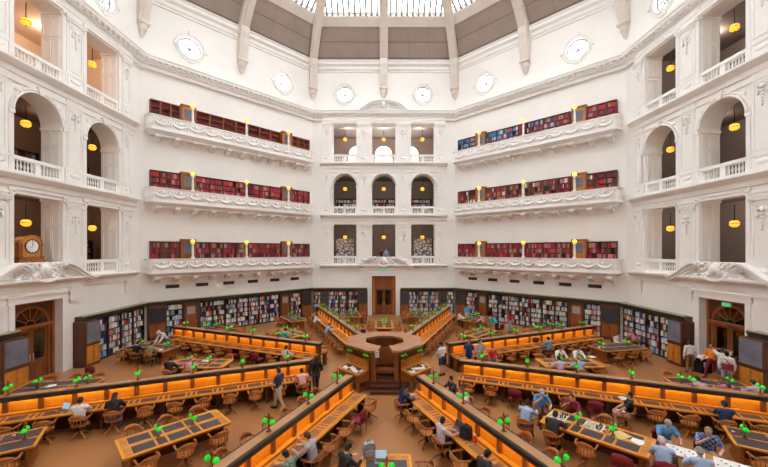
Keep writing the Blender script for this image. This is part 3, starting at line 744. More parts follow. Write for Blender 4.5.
# ------------------------------------------------------------------ ground floor doors, clock, gallery furnishings
def big_door(d):
    say = SAY[d]
    t = thing('entrance_door', 'double timber entrance doors with arched fanlight in the %s' % say, 'door', wp(d, DU[d], 17.62, 0), -radians(d), 'entrance doors')
    mb = MB()
    for q in (-1, 1):
        a, b = sorted((q*1.06, q*1.19)); mb.box(a, b, -0.1, 0.14, 0, 3.93)
        a, b = sorted((q*0.84, q*0.94)); mb.box(a, b, -0.08, 0.12, 0, 2.72)
    mb.box(-1.06, 1.06, -0.1, 0.14, 3.82, 3.93); mb.box(-1.06, 1.06, -0.12, 0.16, 2.62, 2.76)
    if d: mb.tube([(0.9*cos(pi*j/20), 0.02, 2.74+0.9*sin(pi*j/20)) for j in range(21)], 0.075, 6)
    mb.build('door_frame', WOODM, t)
    if d == 0:      # the far doorway: square panelled overdoor between golden side strips
        for q in (-1, 1): mb = MB(); a, b = sorted((q*0.95, q*1.05)); mb.box(a, b, -0.03, 0.02, 0.05, 3.8); mb.build('side_strip', WOODL, t)
        mb = MB(); mb.box(-0.94, 0.94, 0.0, 0.05, 2.76, 3.82); frame(mb, -0.85, 0.85, 2.86, 3.74, 0.0, 0.06, 0.03); frame(mb, -0.6, 0.6, 3.0, 3.6, 0.0, 0.04, 0.02); mb.build('overdoor_panel', WOODM, t)
    if d:
     mb = MB()
     poly = [(1.06, 2.76), (1.06, 3.82), (-1.06, 3.82), (-1.06, 2.76)] + [(0.86*cos(pi-pi*j/20), 2.76+0.86*sin(pi-pi*j/20)) for j in range(21)]
     mb.prism(poly, 0.0, 0.04)
     for q in (-1, 1): a, b = sorted((q*0.94, q*1.06)); mb.box(a, b, 0.0, 0.04, 0, 2.62)
     mb.build('spandrel_panel', WOODD if d else WOODM, t)
     mb = MB(); mb.prism([(0.86*cos(pi*j/20), 2.76+0.86*sin(pi*j/20)) for j in range(21)], 0.03, 0.045); mb.build('fanlight_pane', glassd, t)
     mb = MB()
     for j in range(1, 6): a = pi*j/6; mb.bar((0.2*cos(a), 0.02, 2.78+0.2*sin(a)), (0.86*cos(a), 0.02, 2.76+0.86*sin(a)), 0.03, 0.03)
     mb.tube([(0.22*cos(pi*j/10), 0.02, 2.77+0.22*sin(pi*j/10)) for j in range(11)], 0.02, 5); mb.build('glazing_bar', WOODM, t)
    for q in (-1, 1):
        mb = MB(); x0, x1 = sorted((q*0.01, q*0.83)); g = 0.13
        mb.box(x0, x0+g, 0, 0.06, 0.02, 2.6); mb.box(x1-g, x1, 0, 0.06, 0.02, 2.6); mb.box(x0+g, x1-g, 0, 0.06, 2.46, 2.6); mb.box(x0+g, x1-g, 0, 0.06, 0.85, 1.0)
        mb.box(x0+g, x1-g, 0.01, 0.05, 0.02, 0.85); frame(mb, x0+g+0.05, x1-g-0.05, 0.15, 0.75, 0.01, 0.04, 0.02); l = mb.build('door_leaf', mat('door timber', (0.20, 0.062, 0.018), 0.42, 0.25, 3, (1, 1, 0.2)), t)
        mb = MB(); mb.box(x0+g, x1-g, 0.025, 0.035, 1.0, 2.46); mb.build('pane', glassd, l)
        mb = MB(); mb.tube([(q*0.09, -0.05, 0.95), (q*0.09, -0.07, 1.1), (q*0.09, -0.05, 1.35)], 0.02, 6); mb.build('handle', BRASSL, l)
glassd = glass('door glass', (0.45, 0.40, 0.36), 0.12)
for d in (0, 90, -90): big_door(d)
for d, z in ((0, 3.86), (90, 3.55)):
    t = thing('exit_sign', 'small green exit sign hanging over the %s doorway' % ('far' if d == 0 else 'right'), 'sign', wp(d, 0 if d else 0.0, 17.12 if d == 0 else 17.45, 4.40 if d == 0 else 3.62), -radians(d))
    mb = MB(); mb.box(-0.22, 0.22, -0.04, 0.04, 0, 0.18); mb.build('case', TRIM, t)
    mb = MB(); mb.box(-0.2, 0.2, -0.046, -0.038, 0.015, 0.165); mb.build('lit_panel', EXITG, t)
    mb = MB(); mb.tube([(0, 0, 0.18), (0, 0, 0.34)], 0.012, 6); mb.build('hanger', BLACK, t)
    mb = MB()
    for sx, letter in ((-0.14, 'E'), (-0.05, 'X'), (0.03, 'I'), (0.1, 'T')):
        B = lambda p, q: mb.bar((sx+p[0]*0.06, -0.048, 0.05+p[1]*0.08), (sx+q[0]*0.06, -0.048, 0.05+q[1]*0.08), 0.012, 0.004)
        for p, q in {'E': [((0,0),(0,1)),((0,0),(1,0)),((0,1),(1,1)),((0,.5),(.8,.5))], 'X': [((0,0),(1,1)),((0,1),(1,0))], 'I': [((.5,0),(.5,1))], 'T': [((.5,0),(.5,1)),((0,1),(1,1))]}[letter]: B(p, q)
    mb.build('letters', PAPER, t)
# big timber clock standing in the central opening of the left wall
t = thing('clock', 'large carved timber clock with white dial in the left wall opening', 'clock', wp(-90, DU[-90]+0.12, 17.92, 5.1), radians(90))
mb = MB(); mb.box(-0.66, 0.66, -0.3, 0.3, 0, 0.8); mb.box(-0.72, 0.72, -0.34, 0.34, 0.8, 0.9); mb.box(-0.6, 0.6, -0.28, 0.28, 0.9, 1.05); mb.build('plinth', WOODM, t)
mb = MB(); mb.box(-0.44, 0.44, -0.24, 0.24, 1.05, 1.75); mb.box(-0.3, 0.3, -0.26, -0.24, 1.1, 1.3); mb.prism([(0.5*cos(pi*j/14), 1.72+0.36*sin(pi*j/14)) for j in range(15)], -0.26, 0.26)
mb.tube([(0.52*cos(pi*j/14), -0.26, 1.72+0.38*sin(pi*j/14)) for j in range(15)], 0.05, 6); mb.build('case', WOOD, t)
for q in (-1, 1):
    mb = MB(); mb.lathe([(0.09, 1.05), (0.07, 1.12), (0.065, 1.6), (0.1, 1.7), (0.09, 1.78), (0.03, 1.9), (0.0, 1.98)], 8, (q*0.52, -0.18, 0)); mb.box(q*0.52-0.1, q*0.52+0.1, -0.28, -0.08, 1.0, 1.08); mb.build('column', WOODM, t)
mb = MB(); mb.prism([(0.33*cos(2*pi*j/28), 1.58+0.33*sin(2*pi*j/28)) for j in range(28)], -0.275, -0.24); mb.build('dial', PAPER, t)
mb = MB(); mb.tube([(0.34*cos(2*pi*j/28), -0.27, 1.58+0.34*sin(2*pi*j/28)) for j in range(29)], 0.03, 6)
for j in range(12): a = pi*j/6; mb.bar((0.25*cos(a), -0.28, 1.58+0.25*sin(a)), (0.3*cos(a), -0.28, 1.58+0.3*sin(a)), 0.02, 0.01)
mb.build('dial_ring', BLACK, t)
mb = MB(); mb.bar((0, -0.285, 1.58), (0.02, -0.285, 1.82), 0.02, 0.006); mb.bar((0, -0.287, 1.58), (-0.15, -0.287, 1.52), 0.025, 0.006); mb.build('hand', BLACK, t)

# lanterns hanging in the openings
ml = MB(); ml.ell((0, 0, 0), (0.21, 0.21, 0.19), 14, 8); LM = ml.mesh('lantern_shade', LANT)
ml = MB(); ml.lathe([(0.02, 0.2), (0.10, 0.18), (0.13, 0.14)], 10); ml.tube([(0, 0, 0.16), (0, 0, 0.95)], 0.022, 6); ml.lathe([(0.0, -0.25), (0.04, -0.2), (0.03, -0.17)], 8)
ml.tube([(0.212*cos(2*pi*j/20), 0.212*sin(2*pi*j/20), 0) for j in range(21)], 0.014, 5); LR = ml.mesh('lantern_frame', BLACK)
ml = MB(); ml.lathe([(0.2, -0.05), (0.21, 0.0)], 16); CLB = ml.mesh('base', TRIM)  # base and glowing disc of the added gallery ceiling lamps
ml = MB(); ml.lathe([(0.0, -0.13), (0.1, -0.115), (0.17, -0.08), (0.185, -0.05)], 16); CLD = ml.mesh('diffuser', mat('added lamp diffuser', (0.9, 0.85, 0.75), 0.4, emit=(1, 0.85, 0.65), es=1.5, light=False))
LZ = (7.85, 12.78, 17.85)
for d in (0, 90, -90):
    for k in range(3):
        for i, c in enumerate(UC):
            P = wp(d, c+DU[d], 17.85, LZ[k])
            if not inframe(P): continue
            t = thing('hanging_lantern', 'yellow lantern hanging in the %s opening, %s gallery, %s' % (bayname(d, i), LEV[k], SAY[d]), 'lamp', P, -radians(d), 'gallery lanterns')
            put('lantern_shade', LM, t); put('lantern_frame', LR, t)
            zc = (9.69, 14.89, 20.09)[k]            # flush lamp added to brighten the gallery room behind
            t = thing('added_ceiling_lamp', 'added round ceiling lamp lighting the %s gallery, %s opening, %s' % (LEV[k], bayname(d, i), SAY[d]), 'lamp', wp(d, c+DU[d], 20.6, zc), -radians(d), 'added gallery lamps')
            put('base', CLB, t); put('diffuser', CLD, t)
            ld = bpy.data.lights.new('gallery_fill_light', 'POINT'); ld.energy = {0: (75, 65, 110), 90: (85, 60, 85), -90: (60, 50, 115)}[d][k]  # added point light, fills the gallery room
            ld.color = (1, 0.80, 0.62) if d != -90 else (1, 0.70, 0.50); ld.shadow_soft_size = 0.12
            lo = bpy.data.objects.new('gallery_fill_light', ld); COL.objects.link(lo); lo.parent = t; lo.location = (0, 0, -0.32)
# book display screens and shelving seen inside the lowest far galleries
PAT = mat('patterned display screen', (0.62, 0.58, 0.54), 0.6)
nt = PAT.node_tree; b = nt.nodes['Principled BSDF']; vz = nt.nodes.new('ShaderNodeTexVoronoi'); vz.inputs['Scale'].default_value = 2.4; vz.feature = 'DISTANCE_TO_EDGE'
rp = nt.nodes.new('ShaderNodeValToRGB'); rp.color_ramp.elements[0].color = (0.08, 0.07, 0.07, 1); rp.color_ramp.elements[1].color = (0.72, 0.66, 0.60, 1); rp.color_ramp.elements[0].position = 0.03; rp.color_ramp.elements[1].position = 0.10
tc = nt.nodes.new('ShaderNodeTexCoord'); nt.links.new(tc.outputs['Object'], vz.inputs['Vector']); nt.links.new(vz.outputs['Distance'], rp.inputs[0]); nt.links.new(rp.outputs[0], b.inputs['Base Color'])
for q in (-1, 1):
    t = thing('display_screen', 'patterned pale screen inside the lowest %s far gallery opening' % ('left' if q < 0 else 'right'), 'screen', wp(0, q*4.15 , 19.2, 4.99), 0, 'gallery screens')
    mb = MB(); mb.box(-0.95, 0.95, -0.03, 0.03, 0.1, 2.75); mb.build('screen_panel', PAT, t)
    mb = MB(); mb.box(q*0.98-0.08, q*0.98+0.08, -0.1, 0.1, 0, 2.8) if False else mb.box(-q*0.0-(1.08 if q < 0 else -0.96), -q*0.0-(0.96 if q < 0 else -1.08), -0.12, 0.12, 0, 2.8); mb.build('post', SLATE, t)
for i, (d, u, k) in enumerate(((0, -3.95, 1), (0, 0, 1), (0, 3.95, 1), (-90, 1.3, 0), (-90, 5.3, 0), (-90, 1.5, 1), (-90, 5.0, 1), (90, 3.4, 0))):
    t = thing('gallery_bookcase', 'dark bookcase inside the %s gallery of the %s, behind the %s opening' % (LEV[k], SAY[d], 'left central right'.split()[i] if d == 0 else ('near' if abs(u) < 3.6 else 'far')), 'bookcase', wp(d, u, 20.6, (4.99, 9.99, 15.19)[k]), -radians(d), 'gallery bookcases')
    mb = MB(); mb.box(-1.3, 1.3, -0.35, 0, 0, 0.1); mb.box(-1.3, 1.3, -0.02, 0, 0.1, 2.2); mb.box(-1.3, -1.25, -0.35, 0, 0.1, 2.2); mb.box(1.25, 1.3, -0.35, 0, 0.1, 2.2)
    for j in range(1, 6): mb.box(-1.25, 1.25, -0.34, -0.02, 0.1+j*0.4, 0.13+j*0.4)
    mb.build('carcass', SLATE, t)
    M = Matrix.Translation(wp(d, u, 20.6, (4.99, 9.99, 15.19)[k])) @ WR(d)
    for r in range(5):
        x = -1.22
        while x < 1.1:
            th = random.uniform(0.06, 0.12); BOOKS.append((M @ Matrix.Translation((x+th/2, -0.2, 0.134+r*0.4)), (th, 0.2, random.uniform(0.22, 0.32)), random.choice(P_GROUND if d != -90 else P_BROWN), (0, 0, None))); x += th

# ------------------------------------------------------------------ hub in the middle of the room
OCC_R0, OCC_R1, LEDGE = 3.85, 15.25, 1.40
ROWS = (22.5, 67.5, 112.5, 157.5, -22.5, -67.5, -112.5, -157.5)
RNAME = {22.5: 'far right', 67.5: 'middle right', 112.5: 'lower right', 157.5: 'near right', -22.5: 'far left', -67.5: 'middle left', -112.5: 'lower left', -157.5: 'near left'}
def hidden(p):
    """whether a desk row's tall screen or the hub stands between the camera and p"""
    c = Vector((CX, CY)); q = Vector((p[0], p[1])); d = q - c
    for th in ROWS:
        a = Vector((sin(radians(th)), cos(radians(th))))
        den = d.x*a.y - d.y*a.x
        if abs(den) < 1e-6: continue
        w_ = -c
        t = (w_.x*a.y - w_.y*a.x)/den; r = (w_.x*d.y - w_.y*d.x)/den
        if 0.02 < t < 0.97 and OCC_R0 < r < OCC_R1 and CH + (p[2]-CH)*t < LEDGE: return True
    t = max(0, min(1, -(c.dot(d))/d.dot(d)))
    if t < 0.97 and (c + d*t).length < 1.8 and CH + (p[2]-CH)*t < 1.9: return True
    return False
hub = thing('reading_room_hub', 'octagonal timber supervisor\'s dais with steps in the middle of the floor', 'dais', (0, 0, 0))
def oct_seg(mb, k, r0, r1, z0, z1, c0=-1.0, c1=1.0, mi=0):
    M = WR(45*k); f = lambda r, c: c*r*T8
    vs = []
    for z in (z0, z1): vs += [(f(r0, c0), r0, z), (f(r0, c1), r0, z), (f(r1, c1), r1, z), (f(r1, c0), r1, z)]
    mb.add(vs, [(0,1,2,3),(4,7,6,5),(0,4,5,1),(1,5,6,2),(2,6,7,3),(3,7,4,0)], mi, False, M)
mb = MB()
for k in range(8):
    if k != 4: oct_seg(mb, k, 0.95, 1.87, 1.84, 1.92); oct_seg(mb, k, 1.0, 1.80, 1.78, 1.84)
    else:
        for a, b in ((-1, -0.46), (0.46, 1)): oct_seg(mb, k, 1.0, 1.87, 1.84, 1.92, a, b); oct_seg(mb, k, 1.05, 1.80, 1.78, 1.84, a, b)
mb.build('counter_top', mat('worn red brown counter', (0.36, 0.17, 0.085), 0.4, 0.18, 2), hub)
mb = MB()
for k in range(8):
    if k != 4: oct_seg(mb, k, 1.42, 1.50, 0, 1.78); oct_seg(mb, k, 1.05, 1.11, 0.87, 1.78); oct_seg(mb, k, 1.5, 1.56, 0, 0.2); oct_seg(mb, k, 1.5, 1.58, 1.62, 1.78)
    else:
        for a, b in ((-1, -0.72), (0.72, 1)): oct_seg(mb, k, 1.42, 1.50, 0, 1.78, a, b)
    for j in (0.03, 0.97):
        if k != 4: M = WR(45*k); x = (-1+2*j)*1.5*T8; mb.box(x-0.05, x+0.05, 1.5, 1.55, 0.2, 1.62, M=M)
mb.build('panelled_body', mat('hub timber', (0.19, 0.06, 0.018), 0.4, 0.25, 3, (1, 1, 0.2)), hub)
mb = MB(); mb.prism([(0.92*1.42/cos(pi/8)*sin(pi/8+k*pi/4), 0.92*1.42/cos(pi/8)*cos(pi/8+k*pi/4)) for k in range(8)], 0.7, 0.87, axis='z'); mb.build('dais_floor', WOODM, hub)
for i in range(6):
    wd = 0.66 if i < 3 else 0.42; y0 = -2.12 + 0.235*i
    mb = MB(); mb.box(-wd, wd, y0, -0.6, 0.145*i, 0.145*(i+1)-0.03); mb.box(-wd-0.01, wd+0.01, y0-0.02, y0+0.24, 0.145*(i+1)-0.03, 0.145*(i+1)); mb.build('step', BRONZE, hub)
for q in (-1, 1):
    mb = MB(); a, b = sorted((q*0.44, q*0.62)); mb.box(a, b, -1.6, -1.35, 0.42, 1.78); mb.box(a-0.02, b+0.02, -1.62, -1.33, 0.42, 0.56); mb.box(a-0.02, b+0.02, -1.62, -1.33, 1.66, 1.78)
    a, b = sorted((q*0.44, q*0.52)); mb.box(a, b, -1.35, -0.5, 0.87, 1.78); mb.build('newel_pier', WOODM, hub)
mb = MB(); mb.box(-0.42, 0.42, -0.62, -0.58, 0.87, 1.72); mb.build('gate', WOODM, hub)
t = thing('notice', 'white notice hanging on the front of the dais counter', 'notice', (-0.36, -1.90, 1.62))
mb = MB(); mb.box(-0.09, 0.09, -0.006, 0.006, 0, 0.29); mb.build('sheet', PAPER, t)
mb = MB(); mb.box(-0.07, 0.07, -0.01, -0.006, 0.2, 0.23); mb.box(-0.07, 0.05, -0.01, -0.006, 0.12, 0.14); mb.box(-0.07, 0.06, -0.01, -0.006, 0.06, 0.08); mb.build('print', SLATEL, t)
for q in (-1, 1):
    side = 'left' if q < 0 else 'right'
    t = thing('display_case', 'sloped timber display case of papers on the %s front face of the dais' % side, 'case', wp(q*135, -0.16*q, 0.0), -radians(q*135))
    mb = MB(); mb.box(-0.72, 0.72, 1.66, 2.25, 0.45, 0.84); mb.box(-0.84, 0.84, 1.6, 2.29, 0.0, 0.0001) if False else None
    for x in (-0.67, 0.67):
        for y in (1.68, 2.2): mb.box(x-0.05, x+0.05, y-0.05, y+0.05, 0, 0.45)
    frame(mb, -0.64, 0.64, 0.5, 0.8, 2.285, 0.04, 0.035); mb.build('body', WOODM, t)
    mb = MB()
    sl = lambda y: 0.88 + (2.3-y)*0.22
    for x0, x1, y0, y1 in ((-0.76, 0.76, 2.22, 2.32), (-0.76, 0.76, 1.66, 1.76), (-0.76, -0.64, 1.76, 2.22), (0.64, 0.76, 1.76, 2.22)):
        mb.add([(x0, y0, sl(y0)-0.08), (x1, y0, sl(y0)-0.08), (x1, y1, sl(y1)-0.08), (x0, y1, sl(y1)-0.08), (x0, y0, sl(y0)), (x1, y0, sl(y0)), (x1, y1, sl(y1)), (x0, y1, sl(y1))], [(0,3,2,1),(4,5,6,7),(0,1,5,4),(1,2,6,5),(2,3,7,6),(3,0,4,7)])
    mb.build('top_frame', WOOD, t)
    mb = MB(); mb.add([(-0.64, 1.76, sl(1.76)-0.06), (0.64, 1.76, sl(1.76)-0.06), (0.64, 2.22, sl(2.22)-0.06), (-0.64, 2.22, sl(2.22)-0.06)], [(0, 1, 2, 3)]); mb.build('lining', SLATE, t)
    mb = MB(); mb.box(-0.72, 0.72, 1.61, 1.65, 0.45, 1.34); mb.box(-0.74, 0.74, 1.6, 1.78, 1.34, 1.40); mb.build('back_board', WOOD, t)
    for i in range(7):
        x = -0.54 + 0.18*i - 0.16*q; y = 1.9 + 0.06*((i*3) % 4); W_ = (0.07, 0.09, 0.08, 0.1)[i % 4]
        o = MB().add([(x-W_, y-0.1, sl(y-0.1)-0.05), (x+W_, y-0.1, sl(y-0.1)-0.05), (x+W_, y+0.12, sl(y+0.12)-0.05), (x-W_, y+0.12, sl(y+0.12)-0.05)], [(0, 1, 2, 3)], M=WR(q*135)).build('display_sheet', PAPER)
        tag(o, 'pale sheet, %s from left in the %s dais display case' % (ORD[i] if q > 0 else ORD[6-i], side), 'paper', 'display sheets')

# ------------------------------------------------------------------ lamps, desk rows, tables
def lamp_meshes():
    p = MB(); p.box(-0.07, 0.07, -0.07, 0.07, 0, 0.05); p.lathe([(0.05, 0.05), (0.04, 0.10), (0.03, 0.2), (0.035, 0.45), (0.028, 0.6), (0.045, 0.62), (0.04, 0.66), (0.0, 0.74)], 8); p.box(-0.035, 0.035, -0.035, 0.035, 0.5, 0.6)
    b = MB(); b.bar((-0.22, 0, 0.57), (0.22, 0, 0.57), 0.03, 0.035)
    for q in (-1, 1): b.tube([(q*0.17, 0, 0.57), (q*0.17, 0, 0.49)], 0.012, 6); b.bar((q*0.05, 0, 0.5), (q*0.15, 0, 0.57), 0.02, 0.02)
    out = [('post', p.mesh('post', WOODM), (0, 0, 0)), ('cross_arm', b.mesh('cross_arm', WOODM), (0, 0, 0))]
    s = MB(); s.lathe([(0.025, 0.15), (0.05, 0.14), (0.085, 0.10), (0.105, 0.05), (0.112, 0.0), (0.10, 0.005)][::-1], 12); sm = s.mesh('shade', GSHADE)
    return out + [('shade', sm, (-0.17, 0, 0.34)), ('shade', sm, (0.17, 0, 0.34))]
LAMP = lamp_meshes()
def desk_lamp(loc, rz, label, group):
    t = thing('desk_lamp', label, 'lamp', loc, rz, group); t.scale = (0.76, 0.76, 0.72)
    for nm, me, l in LAMP: put(nm, me, t, l)
    return t
for q in (-1, 1):
    for x in (-0.58, 0.58):
        P = wp(q*135, x - 0.16*q, 1.69, 1.402); o = desk_lamp(P, -radians(q*135), 'green-shaded lamp on the %s dais display case, %s end' % ('left' if q < 0 else 'right', 'step' if (x > 0) == (q > 0) else 'outer'), 'dais lamps'); o.scale = (0.6, 0.6, 0.5)
PAN, NP = 0.95, 12; HL = PAN*NP/2; RC = (OCC_R0+OCC_R1)/2
def row_meshes():
    d = {}
    mb = MB(); mb.box(-0.09, 0.09, -HL, HL, 0.0, 1.335); mb.box(-0.13, 0.13, -HL, HL, 0, 0.1); d['screen'] = (mb, WOODD)  # darker timber stands in for the shade below the worktops
    mb = MB(); mb.box(-0.15, 0.15, -HL-0.05, HL+0.05, 1.36, 1.40); mb.box(-0.15, 0.15, -HL-0.05, -HL-0.01, 1.25, 1.36); d['ledge'] = (mb, CAP)
    mb = MB(); mb.box(-0.2, 0.2, -HL-0.03, HL+0.03, 1.335, 1.36)
    for q in (-1, 1): mb.box(min(q*0.2, q*0.24), max(q*0.2, q*0.24), -HL-0.07, HL+0.07, 1.235, 1.38); mb.box(min(q*0.15, q*0.2), max(q*0.15, q*0.2), -HL-0.05, HL+0.05, 1.335, 1.385); mb.box(-0.2, 0.2, min(q*(HL+0.03), q*(HL+0.07)), max(q*(HL+0.03), q*(HL+0.07)), 1.25, 1.36)
    d['fascia'] = (mb, EDGE)
    return {k: a.mesh(k, m) for k, (a, m) in d.items()}
def worktop(s, brown):
    mb = MB(); X = lambda a, b: sorted((s*a, s*b))
    a, b = X(0.10, 0.27); mb.box(a, b, -HL, HL, 0.80, 0.84, 1); a, b = X(0.10, 0.25); mb.box(a, b, -HL, HL, 0.74, 0.80, 0)
    a, b = X(0.25, 0.82); mb.box(a, b, -HL, HL, 0.71, 0.75, 0); a, b = X(0.80, 0.825); mb.box(a, b, -HL, HL, 0.70, 0.757, 1)
    a, b = X(0.27, 0.79); mb.box(a, b, -HL, HL, 0.67, 0.71, 4)
    for i in range(NP):
        y = -HL + PAN*(i+0.5)
        for (y0, y1, x0, x1) in ((-0.27, 0.27, 0.36, 0.70), (-0.43, -0.33, 0.36, 0.70), (0.33, 0.43, 0.36, 0.70)):
            a, b = X(x0-0.025, x1+0.025); mb.box(a, b, y+y0-0.02, y+y1+0.02, 0.75, 0.7535, 1)
            a, b = X(x0, x1); mb.box(a, b, y+y0, y+y1, 0.7535, 0.756, 3 if brown else 2)
    return mb.mesh('worktop', [WOOD, WOODL, LEATHER, LEATHB, WOODM])
RMESH = row_meshes()
pm = MB(); pm.box(-0.012, 0.012, -PAN/2+0.07, PAN/2-0.07, 0.86, 1.26); PANEL = pm.mesh('panel', AMBER)
pm = MB(); pm.box(-0.05, 0.05, -0.07, 0.07, 0.84, 1.26); pm.box(-0.062, 0.062, -0.035, 0.035, 0.86, 1.24); pm.box(-0.065, 0.065, -0.08, 0.08, 1.2, 1.26); PILAS = pm.mesh('pilaster', WOODM)
pm = MB(); pm.box(-0.26, 0.26, -0.05, 0.05, 0.0, 0.08); pm.box(-0.06, 0.22, -0.05, 0.05, 0.08, 0.67); SUPP = pm.mesh('support', WOODD)  # under-desk shadow put into the timber colour
pm = MB(); pm.box(-0.008, 0.008, -HL+0.1, HL-0.1, 1.29, 1.305); STR = pm.mesh('strip_lamp', STRIP)
CHAIRS = []   # (location, rz, label)
WT = {(s, b): worktop(s, b) for s in (1, -1) for b in (False, True)}
for th in ROWS:
    nm = RNAME[th]
    t = thing('desk_row', 'long amber-panelled reading desk row running from the dais to the %s' % nm, 'desk', wp(th, 0, RC), -radians(th), 'radial desk rows')
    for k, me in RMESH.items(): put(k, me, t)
    br = abs(th) in (157.5, 22.5)
    for s in (1, -1):
        put('worktop', WT[(s, br)], t)
        for i in range(NP): put('panel', PANEL, t, (s*0.103, -HL + PAN*(i+0.5), 0))
        for i in range(NP+1): put('pilaster', PILAS, t, (s*0.14, min(HL-0.08, max(-HL+0.08, -HL + PAN*i)), 0))
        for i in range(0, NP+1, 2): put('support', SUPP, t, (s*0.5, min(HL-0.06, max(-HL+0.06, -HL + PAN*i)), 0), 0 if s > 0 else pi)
        put('strip_lamp', STR, t, (s*0.185, 0, 0))
    n_ = 0
    for i in range(1, NP, 2):
        P = wp(th, 0, OCC_R0 + PAN*i, LEDGE + 0.001)
        if inframe(P + Vector((0, 0, 0.4)), 8): desk_lamp(P, -radians(th), 'twin green-shaded lamp, %s from the dais on the %s desk row' % (ORD[n_], nm), 'desk row lamps')
        n_ += 1
    s = 1 if th > 0 else -1
    for ss in (s, -s):
        for i in range(NP):
            P = wp(th, ss*1.13, OCC_R0 + PAN*(i+0.5), 0)
            CHAIRS.append((P, -radians(th) + ss*pi/2, 'timber swivel armchair, %s from the dais, %s side of the %s desk row' % (ORD[i], 'front' if ss == s else 'back', nm), 'chairs along the desk rows'))
SECT = {0: 'far', 45: 'far right', 90: 'right', 135: 'near right', 180: 'near', -135: 'near left', -90: 'left', -45: 'far left'}
TW, TL = 0.68, 1.47
tm = MB(); tm.box(-TW, TW, -TL, TL, 0.70, 0.75, 0); tm.box(-TW+0.05, TW-0.05, -TL+0.05, TL-0.05, 0.66, 0.70, 4)
for q in (-1, 1):
    for a, b in ((TW-0.07, TW), ): tm.box(min(q*a, q*b), max(q*a, q*b), -TL, TL, 0.75, 0.757, 1)
    tm.box(-TW, TW, min(q*(TL-0.07), q*TL), max(q*(TL-0.07), q*TL), 0.75, 0.757, 1)
tm.box(-0.035, 0.035, -TL+0.07, TL-0.07, 0.75, 0.757, 1)
for j in range(-1, 2):
    for q in (-1, 1):
        x0, x1 = sorted((q*0.10, q*(TW-0.13)))
        for y0, y1 in ((j*0.92-0.28, j*0.92+0.28), (j*0.92-0.46, j*0.92-0.34), (j*0.92+0.34, j*0.92+0.46)):
            if abs(y0) > TL-0.1 or abs(y1) > TL-0.1: continue
            tm.box(x0-0.02, x1+0.02, y0-0.02, y1+0.02, 0.75, 0.754, 1); tm.box(x0, x1, y0, y1, 0.754, 0.757, 2)
TTOP = tm.mesh('tabletop', [WOOD, WOODL, LEATHER, LEATHB, WOODM])
# plain pads without rules, used on the outer tables
tm = MB(); tm.box(-TW, TW, -TL, TL, 0.70, 0.75, 0); tm.box(-TW+0.05, TW-0.05, -TL+0.05, TL-0.05, 0.66, 0.70, 4)
for q in (-1, 1): tm.box(min(q*(TW-0.06), q*TW), max(q*(TW-0.06), q*TW), -TL, TL, 0.75, 0.757, 1); tm.box(-TW, TW, min(q*(TL-0.06), q*TL), max(q*(TL-0.06), q*TL), 0.75, 0.757, 1)
tm.box(-0.03, 0.03, -TL, TL, 0.75, 0.757, 1)
for q in (-1, 1):
    for y0, y1 in ((-TL+0.08, -0.52), (-0.46, 0.46), (0.52, TL-0.08)): x0, x1 = sorted((q*0.05, q*(TW-0.08))); tm.box(x0, x1, y0, y1, 0.75, 0.755, 2)
TTOP2 = tm.mesh('tabletop', [WOOD, WOODL, LEATHER, LEATHB, WOODM])
pm = MB(); pm.box(-0.56, 0.56, -0.05, 0.05, 0, 0.12); pm.box(-0.52, 0.52, -0.035, 0.035, 0.12, 0.66); frame(pm, -0.46, 0.46, 0.18, 0.60, -0.035, 0.05, 0.015); pm.box(-0.6, 0.6, -0.07, 0.07, 0, 0.05)
PED = pm.mesh('end_panel', WOODM)
pm = MB(); pm.box(-0.05, 0.05, -TL+0.3, TL-0.3, 0.15, 0.28); pm.box(-0.03, 0.03, -TL+0.3, TL-0.3, 0.28, 0.66); STRETCH = pm.mesh('spine', WOODD)
TABLES = {}
for sc in SECT:
    for nm, off, r, tp in (('inner', 0, 9.4, TTOP), ('outer left', -12, 14.15, TTOP2), ('outer right', 12, 14.15, TTOP2)):
        th = sc + off; P = wp(th, 0, r)
        pts = [wp(th, a*TW, r+b*TL, 0.75) for a in (-1, 1) for b in (-1, 1)]
        if not any(inframe(p, 2) for p in pts): continue
        if off:   # name the outer pair by where they lie for the viewer
            if sc in (0, 180): nm = 'outer right' if P.x > 0 else 'outer left'
            else: nm = 'outer farther' if P.y > wp(sc - off, 0, r).y else 'outer nearer'
        TABLES[(sc, nm)] = (P, -radians(th))
        t = thing('reading_table', 'freestanding reading table with dark leather top, %s table on the %s floor' % (nm, SECT[sc]), 'table', P, -radians(th), 'freestanding reading tables')
        put('tabletop', tp, t); put('end_panel', PED, t, (0, -TL+0.22, 0)); put('end_panel', PED, t, (0, TL-0.22, 0)); put('spine', STRETCH, t)
        for i, y in enumerate((-0.49, 0.49) if off == 0 else (-1.1, 0.7)):
            L_ = wp(th, 0, r+y, 0.758)
            if inframe(L_ + Vector((0, 0, 0.5)), 4): desk_lamp(L_, -radians(th), 'twin green-shaded lamp at the %s end of the %s table, %s floor' % ('dais' if i == 0 else 'wall', nm, SECT[sc]), 'table lamps')
        for s in (1, -1):
            for i, y in enumerate((-0.95, 0.0, 0.95)):
                near = wp(th, s, r).y < wp(th, -s, r).y if abs(wp(th, s, r).y - wp(th, -s, r).y) > 0.3 else None
                sd = ('near' if near else 'far') if near is not None else ('left' if wp(th, s, r).x < wp(th, -s, r).x else 'right')
                CHAIRS.append((wp(th, s*1.0, r+y, 0), -radians(th) + s*pi/2, '%s swivel chair from the dais, %s side of the %s table, %s floor' % (ORD[i], sd, nm, SECT[sc]), 'chairs at the reading tables'))

